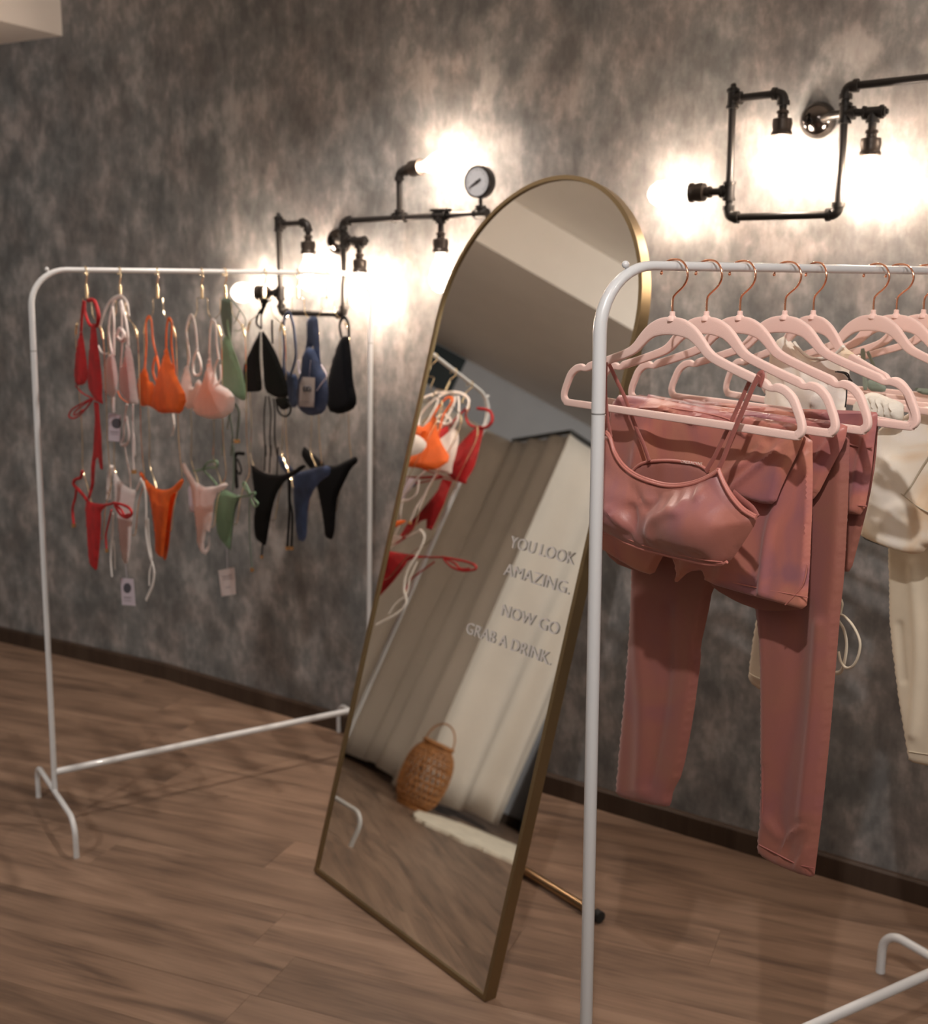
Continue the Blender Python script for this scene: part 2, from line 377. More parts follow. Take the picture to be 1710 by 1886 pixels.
RR = make_rack(.17249, 1.41063, .54034, -.0120, .8333, hL, .1834, .1347, .0084, .0058, .0083, 'white metal clothes rack at right hung with rose and cream activewear on pink hangers')

# ------------------------------------------------------------------ arched floor mirror
BL = V(-.32376, 2.35855, .004); MA = V(.618567, -.785728, -.002585); MV = V(.210081, .162215, .964133)
MN = np.cross(MA, MV); MN /= np.linalg.norm(MN)            # faces the room
MW, MH = .59502, 1.53071
mir = thing('floor_mirror', 'tall arched floor mirror in a thin brass frame leaning between the two clothes racks', 'mirror', tuple(BL+MA*MW/2))
def arch(inset, n=48):
    w = MW/2-inset; pts = [(inset, inset)]
    for i in range(n+1):
        t = math.pi*i/n; pts.append((MW/2-w*math.cos(t), MH-MW/2+w*math.sin(t)))
    pts.append((MW-inset, inset)); return pts
mp3 = lambda p, off=0: BL+MA*p[0]+MV*p[1]+MN*off
o_, i_ = arch(0), arch(.0085); m2 = MB(); n = len(o_)
DEPTH = .025
vs = [mp3(p, 0) for p in o_]+[mp3(p, 0) for p in i_]+[mp3(p, -DEPTH) for p in i_]+[mp3(p, -DEPTH) for p in o_]
fs = []
for i in range(n):
    j = (i+1) % n
    for a in range(4):
        b = (a+1) % 4; fs.append((a*n+i, b*n+i, b*n+j, a*n+j))
obj('frame', m2.add(vs, fs), M['brass'], mir)
g = arch(.0080)
gl = obj('mirror_glass', MB().prism([mp3(p, -.008) for p in g], MN*.004), M['glass'], mir, smooth=False)
obj('back_panel', MB().prism([mp3(p, -.022) for p in g], MN*.006), M['back'], mir, smooth=False)
for line, wid, yb in (('YOU LOOK', (.390, .568), .8005), ('AMAZING.', (.391, .572), .7470), ('NOW GO', (.409, .568), .6705), ('GRAB A DRINK.', (.320, .566), .6145)):
    tv, tf = text_mesh(line, 1.0); x0, x1 = tv[:, 0].min(), tv[:, 0].max(); sc = (wid[1]-wid[0])/(x1-x0)
    cap = .0235/.72
    vs = [BL+MA*(wid[0]+(p[0]-x0)*sc)+MV*(yb+p[1]*cap)+MN*(-.0018+(p[2]/.0006)*.0004) for p in tv]
    obj('lettering', MB().add(vs, tf), M['letter'], mir, smooth=False, label='pale raised capital letters reading '+line)
b0 = V(.1419, 2.3458, .013); b1 = V(.2763, 2.1696, .013); bd = (b1-b0)/np.linalg.norm(b1-b0)
b0 = b1-bd*.40
obj('stand_foot', MB().tube([b0, b1], .0095, 16), M['brassleg'], mir)
for p, d in ((b0, -bd), (b1, bd)): obj('foot_cap', MB().tube([p-d*.004, p+d*.012], .0118, 14), M['rubber'], mir)
mid = (b0+b1)/2; top = BL+MA*.30+MV*1.02-MN*.03
for s in (-.18, -.05): obj('stand_leg', MB().tube([mid+bd*s, top+MA*(s-.1)], .0075, 12), M['brassleg'], mir)

# ------------------------------------------------------------------ hangers on the right rack
def local_frame(k, t, ang):
    v = k.v*math.cos(ang)+k.u*math.sin(ang); return k.base+k.u*t, v, np.cross(Zv, v)
def hanger_meshes():
    half = [(0, -.0725, .0105), (.018, -.0738, .0102), (.034, -.0785, .0088), (.0455, -.0850, .0078), (.0555, -.0930, .0070), (.0665, -.1022, .0062), (.0815, -.1095, .0054),
            (.117, -.1202, .0052), (.150, -.1292, .0052), (.161, -.1322, .0050), (.1665, -.1352, .0038), (.1730, -.1358, .0036), (.1790, -.1345, .0046), (.1905, -.1372, .0048), (.2025, -.1455, .0049),
            (.2105, -.1580, .0048), (.2165, -.1700, .0046), (.2175, -.1785, .0048), (.2125, -.1838, .0048), (.203, -.1855, .0046), (.12, -.1852, .0046), (.04, -.1852, .0046)]
    pts = [(s, z, w) for s, z, w in half]+[(-s, z, w) for s, z, w in half[::-1]][:-1]
    # local: x across, y normal, z up
    c = cr([V(s, w, z) for s, z, w in pts], 4, True)
    body = MB().tube([V(p[0], 0, p[2]) for p in c], [p[1]*1.06 for p in c], 20, True, flat=[.0030/p[1] for p in c], upv=(0, 1, 0), sq=.45)
    neck = MB().lathe((0, 0, -.0665), (0, 0, 1), [(0, .0062), (.003, .0066), (.006, .0045), (.0066, .0036), (.0115, .0034), (.012, .002)], 14)
    hk = cr([V(.0, 0, -.058), V(.0, 0, -.040), V(.0045, 0, -.0335), (V(.0185, 0, -.0235)), V(.0245, 0, -.0125), V(.0215, 0, -.0015), V(.0125, 0, .0060), V(0, 0, .0080), V(-.0125, 0, .0060), V(-.0205, 0, -.0010), V(-.0230, 0, -.0085)], 5)
    hook = MB().tube(hk, .00135, 10).ball(hk[-1], .002)
    return body, neck, hook
body, neck, hook = hanger_meshes()
proto = None
HL = ['pink velvet hanger nearest the rack post holding the satin bralette', 'pink velvet hanger holding the rose biker shorts, second from the post',
      'pink velvet hanger holding the long rose leggings, third from the post', 'pink velvet hanger fourth from the post with a folded rose legging',
      'slightly turned pink velvet hanger holding the cream tie-dye tank', 'pink velvet hanger holding folded cream joggers, sixth from the post',
      'pink velvet hanger with the sage strap, just right of the folded cream joggers', 'pink velvet hanger with its hook cut by the right photo edge',
      'pink velvet hanger whose left tip alone shows at the right photo edge']
HT = [(.112, 1), (.168, 0), (.225, -1), (.305, 0), (.358, -13.5), (.476, -5), (.524, 0), (.582, -3), (.655, 0)]
HP = []
for i, (t, ang) in enumerate(HT):
    P0, v, nn = local_frame(RR, t, math.radians(ang)); rz = math.atan2(v[1], v[0])
    if proto is None:
        r = thing('hanger', HL[i], 'hanger', tuple(P0), 'pink velvet hangers on the right rack', rz)
        obj('hanger_body', body, M['pink'], r, local=True); obj('neck_collar', neck, M['pink'], r, local=True); obj('hook', hook, M['rose'], r, local=True, label='rose gold wire hook')
        proto = r
    else:
        r = proto.copy(); COL.objects.link(r); r.location = tuple(P0); r.rotation_euler = (0, 0, rz); r['label'] = HL[i]
        for ch in list(proto.children):
            c = ch.copy(); COL.objects.link(c); c.parent = r
    HP.append((P0, v, nn))       # nn points away from the camera side (along the rail)

# ------------------------------------------------------------------ cloth shells traced on a hanger's plane
def chaikin(P, it=1):
    P = np.array(P, float)
    for _ in range(it):
        Q = np.roll(P, -1, 0); P = np.stack([P*.8+Q*.2, P*.2+Q*.8], 1).reshape(-1, 2)
    return P
def segdist(X, A, B):
    d = B-A; L = (d*d).sum(1)+1e-9; t = np.clip(((X[:, None]-A[None])*d[None]).sum(2)/L[None], 0, 1)
    q = A[None]+d[None]*t[..., None]; return np.sqrt(((X[:, None]-q)**2).sum(2)).min(1)
def shell(name, poly, pl, m, parent=None, t=.005, w=8, off=0, bumps=(), creases=(), step=5, ch=1, label=None, backbump=0, wave=0):
    P0, v, nn = pl; B = chaikin(poly, ch); pts = []
    for i in range(len(B)):
        a, b = B[i], B[(i+1) % len(B)]; k = max(1, int(np.linalg.norm(b-a)/step))
        for j in range(k): pts.append(a+(b-a)*j/k)
    Bd = np.array(pts); nb = len(Bd); x0, y0 = Bd.min(0); x1, y1 = Bd.max(0); rng = np.random.RandomState(3)
    gx, gy = np.meshgrid(np.arange(x0+step/2, x1, step), np.arange(y0+step/2, y1, step)); gx = gx+(np.arange(gx.shape[0])[:, None] % 2)*step/2
    G = np.stack([gx.ravel(), gy.ravel()], 1)
    inside = np.zeros(len(G), bool); A_, B_ = Bd, np.roll(Bd, -1, 0)
    for a, b in zip(A_, B_):
        c = ((a[1] > G[:, 1]) != (b[1] > G[:, 1])); xs = (b[0]-a[0])*(G[:, 1]-a[1])/(b[1]-a[1]+1e-12)+a[0]; inside ^= c & (G[:, 0] < xs)
    G = G[inside]; 
    if len(G): G = G[segdist(G, A_, B_) > step*.45]
    allp = np.concatenate([Bd, G]) if len(G) else Bd
    res = delaunay_2d_cdt([Vector(p) for p in allp], [(i, (i+1) % nb) for i in range(nb)], [], 1, 1e-4)
    V2 = np.array([p[:] for p in res[0]]); F2 = [tuple(f) for f in res[2]]
    d = segdist(V2, A_, B_); isb = d < 1e-2
    h = t*np.sqrt(np.clip(1-(1-np.clip(d/w, 0, 1))**2, 0, 1))
    bump = np.zeros(len(V2)); edge = np.clip(d/(w*1.6), 0, 1); edge = edge*edge*(3-2*edge)
    for (bx, by, rx, ry, hh) in bumps: bump += hh*np.exp(-((V2[:, 0]-bx)/rx)**2-((V2[:, 1]-by)/ry)**2)
    for (cp, cw, chh) in creases:
        cp = np.array(cr([V(*q) for q in cp], 5)); dd = segdist(V2, cp[:-1], cp[1:]); bump += chh*np.exp(-(dd/cw)**2)
    if wave: bump += wave*np.sin(V2[:, 0]*.055+V2[:, 1]*.012)*np.sin(V2[:, 0]*.021-V2[:, 1]*.006+1)
    N = nn; C0 = np.asarray(P0)+nn*off
    W3 = np.array([hit(p[0], p[1], C0, N) for p in V2]); nv = len(V2)
    front = W3-N[None]*(h+bump*edge)[:, None]; back = W3+N[None]*(h*.6-bump*edge*backbump)[:, None]
    idx = {}; vs = list(front)
    for i in range(nv):
        if isb[i]: idx[i] = i
        else: idx[i] = len(vs); vs.append(back[i])
    f0 = []
    for f in F2:
        a, b, c = (front[f[0]], front[f[1]], front[f[2]]); nr = np.cross(b-a, c-a)
        if nr@N > 0: f = f[::-1]
        f0.append(f); f0.append(tuple(idx[i] for i in f[::-1]))
    return obj(name, MB().add(vs, f0), m, parent, label=label)
def strand(name, pts, pl, m, parent, r=.0016, off=0, flat=1, k=5, tip=False, ends=None, label=None, depth=None):
    P0, v, nn = pl; c = cr([V(*p) for p in pts], k)
    P = []
    for i, p in enumerate(c):
        o = off if depth is None else off+(depth*math.sin(math.pi*i/(len(c)-1)))
        P.append(hit(p[0], p[1], np.asarray(P0)+nn*o, nn))
    ob = obj(name, MB().tube(P, r, 8, flat=flat, upv=nn), m, parent, label=label)
    if tip: obj('cord_tip', MB().tube([P[-1], P[-1]-Zv*.008], r*1.7, 8), M['tip'], ob)
    return ob
def conv(x0, y0, s): return lambda L: [(x0+a/s, y0+b/s) for a, b in L]
k1 = conv(40, 460, 4.0714); k2 = conv(380, 460, 4.9618); k3 = conv(100, 780, 5.0294); k4 = conv(380, 780, 5.0294)
a1 = conv(1010, 450, 2.4429); a2 = conv(1080, 780, 2.7143); a3 = conv(1080, 1150, 2.7143); a5 = conv(1400, 480, 5.516)
H1, H2, H3, H4, H5, H6, H7 = HP[:7]

# --- satin bralette on the first hanger
T = thing('bralette', 'satin dusty rose strappy bralette on the front hanger nearest the post', 'bra', tuple(H1[0]-Zv*.3))
FR = shell('front_panel', a2([(70, 60), (125, 68), (142, 130), (182, 195), (240, 243), (312, 275), (400, 298), (480, 298), (560, 280), (630, 248), (664, 226), (690, 290), (732, 362), (788, 425), (850, 462), (848, 500), (805, 570), (745, 660), (715, 694), (680, 716), (600, 712), (500, 690), (400, 665), (300, 640), (200, 602), (130, 565), (30, 520), (20, 300)]),
      H1, M['satin_rose'], T, t=.010, w=26, off=-.022, step=6,
      bumps=[(1080+560/2.7143, 780+500/2.7143, 78, 62, .030), (1080+140/2.7143, 780+450/2.7143, 44, 60, .024)],
      creases=[(a2([(390, 590), (400, 520), (430, 470), (500, 430), (560, 420)]), 11, .007), (a2([(270, 560), (290, 480), (280, 420)]), 9, -.008), (a2([(360, 420), (400, 380), (380, 340)]), 9, -.007),
               (a2([(470, 330), (520, 400)]), 5, .0055), (a2([(530, 310), (570, 380)]), 5, .0055), (a2([(600, 300), (630, 360)]), 5, .0055), (a2([(690, 420), (740, 380)]), 5, .003), (a2([(150, 540), (210, 580), (260, 590)]), 6, .004),
               (a2([(300, 600), (260, 500), (200, 420)]), 7, .007), (a2([(250, 290), (330, 400)]), 5, -.0045), (a2([(560, 680), (520, 640)]), 5, -.0045), (a2([(640, 700), (600, 640)]), 5, -.0045)])
for pts, nm in (([(100, 40), (122, 68), (142, 135), (182, 200), (240, 248), (312, 280), (400, 303), (480, 303), (560, 285), (630, 252), (662, 228)], 'neckline_piping'),
            ([(664, 226), (690, 290), (732, 362), (788, 425), (852, 464)], 'armhole_piping')):
    for dy, dx in ((0, 0), (9, -3)):
        strand(nm, a2([(a+dx, b+dy) for a, b in pts]), H1, M['piping'], T, r=.0021, off=-.029-.0012*(dy > 0))
strand('hem_piping', a2([(30, 520), (130, 560), (200, 596), (300, 634), (400, 659), (500, 684), (600, 703), (670, 706), (705, 692)]), H1, M['piping'], T, r=.0020, off=-.028)
strand('hem_stitch', a2([(60, 520), (140, 545), (210, 578), (300, 614), (400, 639), (500, 664), (600, 684), (680, 692)]), H1, M['piping'], T, r=.0009, off=-.033)
shell('back_band', a2([(215, 250), (245, 215), (300, 192), (400, 184), (490, 192), (560, 206), (612, 236), (640, 300), (600, 420), (260, 420)]), H1, M['satin_rose'], T, t=.003, w=8, off=.022, step=6)
strand('back_piping', a2([(232, 240), (262, 210), (310, 192), (400, 185), (490, 192), (560, 206), (612, 236)]), H1, M['piping'], T, r=.0022, off=.019)
strand('armhole_back', a2([(735, 345), (775, 380), (830, 425), (856, 468)]), H1, M['strap'], T, r=.0045, off=-.010, flat=.35)
S1 = [(662, 228), (690, 165), (718, 92), (752, 10)]
ribbon = a2(S1)+a1([(905, 680), (930, 625), (948, 590)])
strand('strap', ribbon, H1, M['strap'], T, r=.0036, off=-.016, flat=.35)
strand('strap', [(x-5, y+1) for x, y in a2([(612, 236), (655, 165)])]+[(x-7, y) for x, y in a2([(700, 85), (738, 5)])+a1([(895, 680), (925, 615), (945, 590)])], H1, M['strap'], T, r=.0032, off=.010, flat=.35)
strand('strap', a1([(945, 592), (958, 580), (966, 588), (950, 640)]), H1, M['strap'], T, r=.0036, off=-.004, flat=.4)
strand('strap', a2([(125, 68), (110, 0)])+a1([(268, 790), (258, 650), (262, 530)]), H1, M['strap'], T, r=.0034, off=-.016, flat=.35)
strand('strap', a2([(316, 188), (285, 100), (245, 10)])+a1([(350, 700), (305, 605), (268, 525)]), H1, M['strap'], T, r=.0036, off=.012, flat=.35)
# printed wordmark above the back band
tv, tf = text_mesh('ONERACTIVE', 1.0); x0, x1 = tv[:, 0].min(), tv[:, 0].max(); A = hit(1254.5, 852.5, H1[0]+H1[2]*.017, H1[2]); B = hit(1294, 857.5, H1[0]+H1[2]*.017, H1[2])
M['print'] = mat('pale_print', (.78, .66, .60), .6)
vs = [A+(B-A)*((p[0]-x0)/(x1-x0))+Zv*(p[1]*.0052)+H1[2]*(p[2]*.3) for p in tv]
obj('wordmark', MB().add(vs, tf), M['print'], T, smooth=False, label='tiny pale printed wordmark reading ONERACTIVE')

# --- biker shorts folded over the second hanger
T = thing('biker_shorts', 'dusty rose tie-dye biker shorts folded over the second hanger behind the bralette', 'shorts', tuple(H2[0]-Zv*.4))
shell('waist_flap', [(1133, 727), (1170, 729), (1206, 733), (1250, 742), (1296, 750), (1358, 762), (1420, 773), (1482, 783), (1486, 790), (1472, 830), (1442, 893), (1428, 929), (1400, 927), (1350, 910), (1290, 895), (1200, 885), (1110, 870), (1118, 800)], H2, M['dyed_rose'], T, t=.007, w=9, off=-.014, ch=1,
      bumps=[(1180, 800, 30, 60, .006)], creases=[([(1300, 905), (1380, 850), (1410, 820)], 8, .006), ([(1350, 905), (1400, 860), (1440, 830)], 6, .005), ([(1380, 840), (1450, 800)], 10, -.005), ([(1150, 760), (1220, 750), (1290, 775)], 6, .006), ([(1290, 765), (1340, 775), (1385, 800)], 5, .005), ([(1200, 800), (1180, 860)], 14, .006)], wave=.002)
shell('back_flap', [(1133, 728), (1206, 734), (1296, 751), (1358, 763), (1420, 774), (1497, 790), (1498, 900), (1493, 1030), (1490, 1078), (1486, 1124), (1445, 1113), (1380, 1096), (1301, 1073), (1296, 1050), (1270, 1052), (1243, 1077), (1247, 1050), (1232, 1010), (1218, 1030), (1204, 1060), (1172, 1050), (1135, 1028), (1098, 1004), (1092, 900), (1100, 800)],
      H2, M['dyed_rose'], T, t=.007, w=9, off=.004, ch=1,
      creases=[([(1410, 1100), (1430, 960), (1490, 840)], 9, .006), ([(1240, 1060), (1260, 900)], 14, -.006), ([(1330, 1075), (1370, 950)], 14, .004)], wave=.002)
shell('hem_shade', [(1298, 1060), (1486, 1110), (1483, 1122), (1440, 1126), (1400, 1124), (1360, 1110), (1315, 1084)], H2, M['legging'], T, t=.002, w=5, off=.034, step=8)  # darker cloth colour stands for shade inside the leg opening
shell('hem_shade', [(1098, 990), (1216, 1030), (1203, 1058), (1172, 1052), (1130, 1036)], H2, M['legging'], T, t=.002, w=5, off=.030, step=8)  # left leg opening, its inner shade put into the colour
strand('hem_stitch', [(1304, 1062), (1360, 1075), (1408, 1085), (1488, 1100)], H2, M['piping'], T, r=.0009, off=-.003)
strand('side_seam', [(1488, 1040), (1478, 1080), (1447, 1114)], H2, M['piping'], T, r=.0009, off=-.003)
strand('waist_seam', [(1160, 745), (1240, 752), (1330, 768), (1375, 790)], H2, M['piping'], T, r=.0011, off=-.022)

# --- leggings on the third hanger
T = thing('leggings', 'long terracotta rose leggings hanging from the third hanger almost to the floor', 'leggings', tuple(H3[0]-Zv*.7))
shell('waist_flap', [(1178, 723), (1260, 738), (1340, 752), (1450, 766), (1563, 778), (1557, 815), (1532, 862), (1505, 915), (1480, 930), (1380, 905), (1200, 850)], H3, M['dyed_rose'], T, t=.007, w=9, off=-.014,
      creases=[([(1470, 925), (1510, 850), (1550, 800)], 8, .004)], wave=.002)
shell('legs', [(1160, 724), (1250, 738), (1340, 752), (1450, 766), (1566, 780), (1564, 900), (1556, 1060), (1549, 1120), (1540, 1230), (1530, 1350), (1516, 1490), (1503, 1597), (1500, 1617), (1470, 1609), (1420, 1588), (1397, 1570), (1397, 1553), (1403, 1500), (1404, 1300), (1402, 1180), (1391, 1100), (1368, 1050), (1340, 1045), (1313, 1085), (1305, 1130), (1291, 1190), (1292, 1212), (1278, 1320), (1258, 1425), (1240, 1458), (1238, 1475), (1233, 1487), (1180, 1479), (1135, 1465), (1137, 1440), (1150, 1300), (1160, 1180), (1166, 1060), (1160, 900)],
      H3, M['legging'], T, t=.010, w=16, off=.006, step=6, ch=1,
      creases=[([(1180, 1100), (1195, 1300), (1190, 1460)], 16, .006), ([(1240, 1120), (1235, 1280), (1205, 1440)], 10, -.004), ([(1480, 1120), (1470, 1300), (1440, 1480), (1450, 1560)], 22, -.007), ([(1520, 1150), (1505, 1350), (1490, 1500)], 12, .005), ([(1410, 1100), (1412, 1400)], 8, .004),
               ([(1440, 1590), (1460, 1540), (1490, 1520)], 6, .005), ([(1475, 1600), (1495, 1560)], 5, .005), ([(1410, 1500), (1440, 1540)], 8, .004)])
strand('hem_stitch', [(1399, 1556), (1430, 1572), (1470, 1592), (1500, 1599)], H3, M['strap'], T, r=.0010, off=-.004)
strand('inseam', [(1402, 1190), (1406, 1320), (1405, 1500)], H3, M['strap'], T, r=.0009, off=-.003)

# --- folded legging on the fourth hanger
T = thing('folded_leggings', 'rose leggings folded short over the fourth hanger, right edge of the rose garments', 'leggings', tuple(H4[0]-Zv*.3))
shell('front_flap', [(1240, 732), (1330, 742), (1440, 752), (1540, 755), (1614, 758), (1618, 764), (1612, 810), (1606, 870), (1592, 949), (1560, 946), (1500, 930), (1400, 900), (1300, 860)], H4, M['dyed_rose'], T, t=.006, w=8, off=-.012, creases=[([(1575, 940), (1590, 850), (1604, 790)], 7, .003)], wave=.002)
strand('waistband_seam', [(1563, 817), (1585, 824), (1606, 825)], H4, M['strap'], T, r=.0013, off=-.018)
strand('hem_stitch', [(1562, 932), (1580, 931), (1596, 932)], H4, M['piping'], T, r=.0010, off=-.018)
shell('back_flap', [(1240, 733), (1330, 743), (1440, 753), (1540, 756), (1619, 768), (1614, 850), (1602, 920), (1582, 1000), (1568, 1053), (1550, 1053), (1480, 1040), (1400, 1000), (1320, 900)], H4, M['legging'], T, t=.006, w=8, off=.008)

# --- cream tank and cream leggings on the fifth hanger
T = thing('tank_top', 'cream tie-dye high-neck tank top on the turned fifth hanger', 'top', tuple(H5[0]-Zv*.2))
shell('body_panel', a5([(70, 1350), (95, 1180), (118, 1010), (130, 930), (150, 850), (200, 790), (265, 760), (300, 790), (330, 840), (365, 840), (405, 900), (470, 960), (540, 990), (640, 990), (740, 968), (800, 920), (850, 868), (900, 905), (965, 948), (925, 1000), (912, 1100), (905, 1220), (885, 1340), (872, 1490), (900, 1620), (400, 1700), (50, 1600)]),
      H5, M['creamdye'], T, t=.008, w=8, off=.0, step=5, bumps=[(1500, 720, 30, 30, .006)], creases=[(a5([(250, 1240), (300, 1400), (420, 1470)]), 6, -.005), (a5([(700, 1300), (620, 1450)]), 5, .006), (a5([(740, 1200), (700, 1330)]), 5, -.006), (a5([(450, 980), (520, 1200)]), 6, .004), (a5([(150, 900), (180, 1050), (140, 1200)]), 5, .004)])
strand('neck_binding', a5([(350, 830), (405, 905), (470, 965), (540, 995), (640, 995), (740, 972), (800, 925), (850, 870)]), H5, M['offwhite'], T, r=.0022, off=-.008)
strand('tag_cord', a5([(768, 1130), (850, 1132), (900, 1155), (906, 1205), (885, 1300), (880, 1400), (868, 1490)]), H5, M['black'], T, r=.0009, off=-.012)
strand('tag_cord', a5([(790, 1128), (860, 1145), (905, 1190), (935, 1225)]), H5, M['black'], T, r=.0012, off=-.012)
T = thing('cream_leggings', 'cream leggings behind the rose leggings, hem and beige drawcord loops showing', 'leggings', tuple(H5[0]-Zv*.5))
shell('leg', [(1430, 790), (1560, 800), (1540, 1000), (1520, 1200), (1480, 1290), (1440, 1288), (1400, 1271), (1381, 1256), (1380, 1238), (1386, 1190), (1396, 1130), (1405, 1000)], H5, M['cream'], T, t=.006, w=10, off=.03)
strand('hem_stitch', [(1381, 1240), (1395, 1248), (1420, 1256)], H5, M['seam'], T, r=.001, off=.022)
strand('drawcord', [(1547, 1100), (1552, 1112), (1549, 1130), (1556, 1135), (1570, 1150), (1581, 1170), (1585, 1188), (1581, 1210), (1572, 1226), (1560, 1230), (1550, 1220), (1545, 1200)], H5, M['cream'], T, r=.0018, off=.02)
strand('drawcord', [(1546, 1145), (1555, 1160), (1560, 1185), (1557, 1215), (1550, 1236), (1540, 1240)], H5, M['cream'], T, r=.0030, off=.028, flat=.4)

# --- cream things at the right
T = thing('joggers', 'cream joggers folded over a hanger at right, one cuffed leg hanging low', 'trousers', tuple(H6[0]-Zv*.5))
shell('folded_waist', a5([(1040, 1370), (1120, 1340), (1200, 1345), (1330, 1400), (1420, 1430), (1460, 1465), (1460, 1560), (1440, 1640), (1000, 1650), (960, 1480)]), H6, M['offwhite'], T, t=.010, w=7, off=-.01, step=4,
      creases=[(a5([(1120+i*65, 1370+i*18), (1155+i*65, 1450+i*18), (1150+i*65, 1560)]), 3.2, .006) for i in range(5)])
shell('leg', [(1640, 800), (1760, 800), (1770, 1100), (1768, 1418), (1712, 1411), (1677, 1403), (1674, 1390), (1666, 1342), (1655, 1272), (1645, 1194), (1640, 1140), (1638, 1010)], H7, M['cream'], T, t=.009, w=12, off=.035, creases=[([(1690, 1040), (1700, 1200), (1690, 1350)], 10, .006), ([(1665, 1150), (1672, 1250)], 6, -.004)])
strand('hem_stitch', [(1675, 1384), (1700, 1388), (1765, 1396)], H7, M['seam'], T, r=.001, off=.025)
T = thing('sweatshirt', 'off-white sweatshirt with panel seams at the right photo edge', 'sweatshirt', tuple(H7[0]-Zv*.4))
shell('body', [(1616, 790), (1660, 770), (1690, 752), (1710, 748), (1790, 750), (1820, 980), (1760, 1010), (1712, 1004), (1700, 1019), (1677, 1021), (1633, 1008), (1596, 992), (1588, 985), (1590, 962), (1603, 909), (1610, 870)],
      H7, M['creamdye'], T, t=.012, w=14, off=-.03, creases=[([(1640, 960), (1660, 935), (1700, 930)], 14, .004), ([(1620, 900), (1650, 850)], 18, .005)], bumps=[(1660, 870, 40, 60, .008)])
strand('panel_seam', [(1612, 868), (1640, 893), (1666, 913), (1690, 932), (1712, 944)], H7, M['seam'], T, r=.0011, off=-.046)
strand('panel_seam', [(1666, 913), (1680, 893), (1698, 862), (1712, 840)], H7, M['seam'], T, r=.0011, off=-.047)
shell('hem_shade', [(1586, 975), (1600, 980), (1640, 1000), (1638, 1010), (1610, 1000), (1590, 992)], H7, M['black'], T, t=.001, w=4, off=-.012, step=5)  # black sheet painted in for the shade inside the hem
T = thing('sage_top', 'sage green strappy top glimpsed between the pink hangers at right', 'top', tuple(H7[0]-Zv*.2))
shell('strap', a5([(1018, 895), (1072, 890), (1080, 1100), (1102, 1310), (1048, 1318), (1040, 1100)]), H7, M['sage'], T, t=.0012, w=3, off=.03, step=4)
strand('thin_strap', a5([(1095, 925), (1130, 1000), (1165, 1080)]), H7, M['sage'], T, r=.0028, off=.03, flat=.4)
shell('bodice', a5([(1090, 1205), (1230, 1225), (1290, 1290), (1270, 1340), (1100, 1320)]), H7, M['sage'], T, t=.003, w=4, off=.045, step=4)
shell('bodice', a5([(1560, 1290), (1700, 1300), (1800, 1310), (1800, 1380), (1620, 1352)]), H7, M['sage'], T, t=.003, w=4, off=.045, step=4)

# ------------------------------------------------------------------ gold body-form hangers and bikinis on the left rack
def wire_meshes():
    hk = cr([V(0, 0, -.036), V(0, 0, -.028), V(.006, 0, -.021), V(.011, 0, -.012), V(.0095, 0, -.002), V(.004, 0, .0062), V(-.004, 0, .0062), V(-.0095, 0, -.002), V(-.011, 0, -.009)], 5)
    hook = MB().tube(hk, .0016, 8)
    stem = MB().tube([V(0, 0, -.062), V(0, 0, -.034)], .0032, 10)
    half = [(0, -.062), (.032, -.062), (.036, -.072), (.038, -.092), (.052, -.104), (.085, -.116), (.105, -.130), (.116, -.150), (.118, -.19), (.112, -.30), (.108, -.37), (.113, -.42), (.120, -.455), (.112, -.475), (.085, -.50), (.055, -.54), (.030, -.60), (0, -.61)]
    pts = half+[(-a, b) for a, b in half[::-1][1:-1]]
    fr = MB().tube(cr([V(a, 0, b) for a, b in pts], 4, True), .00105, 6, True)
    clips = [MB().tube(cr([V(s*.098, 0, -.122), V(s*.107, 0, -.131), V(s*.114, 0, -.146)], 4), .0030, 8) for s in (-1, 1)]
    return hook, stem, fr, clips
hook, stem, fr, clips = wire_meshes(); proto = None
WT = [.119, .194, .280, .386, .444, .544, .631, .712]; WP = []
cols = ['red', 'pale blush', 'orange', 'off-white', 'green', 'black triangle', 'slate blue', 'black scoop']
for i, t in enumerate(WT):
    P0, v, nn = local_frame(RL, t, 0); rz = math.atan2(v[1], v[0]); lab = 'gold wire body-form hanger holding the '+cols[i]+' bikini on the left rack'
    if proto is None:
        r = thing('body_form_hanger', lab, 'hanger', tuple(P0), 'gold wire hangers on the left rack', rz)
        obj('hook', hook, M['gold'], r, local=True); obj('stem', stem, M['gold'], r, local=True); obj('wire_form', fr, M['gold'], r, local=True)
        for c in clips: obj('shoulder_grip', c, M['gold'], r, local=True)
        proto = r
    else:
        r = proto.copy(); COL.objects.link(r); r.location = tuple(P0); r['label'] = lab
        for ch in list(proto.children): c = ch.copy(); COL.objects.link(c); c.parent = r
    WP.append((P0, v, nn))
L1_, L2_, L3_, L4_, L5_, L6_, L7_, L8_ = WP
def bik(label, pl, dz, cat): return thing('bikini_bra' if cat == 'bikini top' else 'bikini_bottom', label, cat, tuple(pl[0]-Zv*dz), 'bikinis on the left rack')
SH = dict(t=.006, w=7, off=-.010, step=4)
def sh(nm, pts, pl, m, T, **kw):
    a = dict(SH); a.update(kw); return shell(nm, pts, pl, M[m], T, **a)
def st(pts, pl, m, T, r=.0016, off=-.012, nm='string', **kw): return strand(nm, pts, pl, M[m], T, r=r, off=off, **kw)
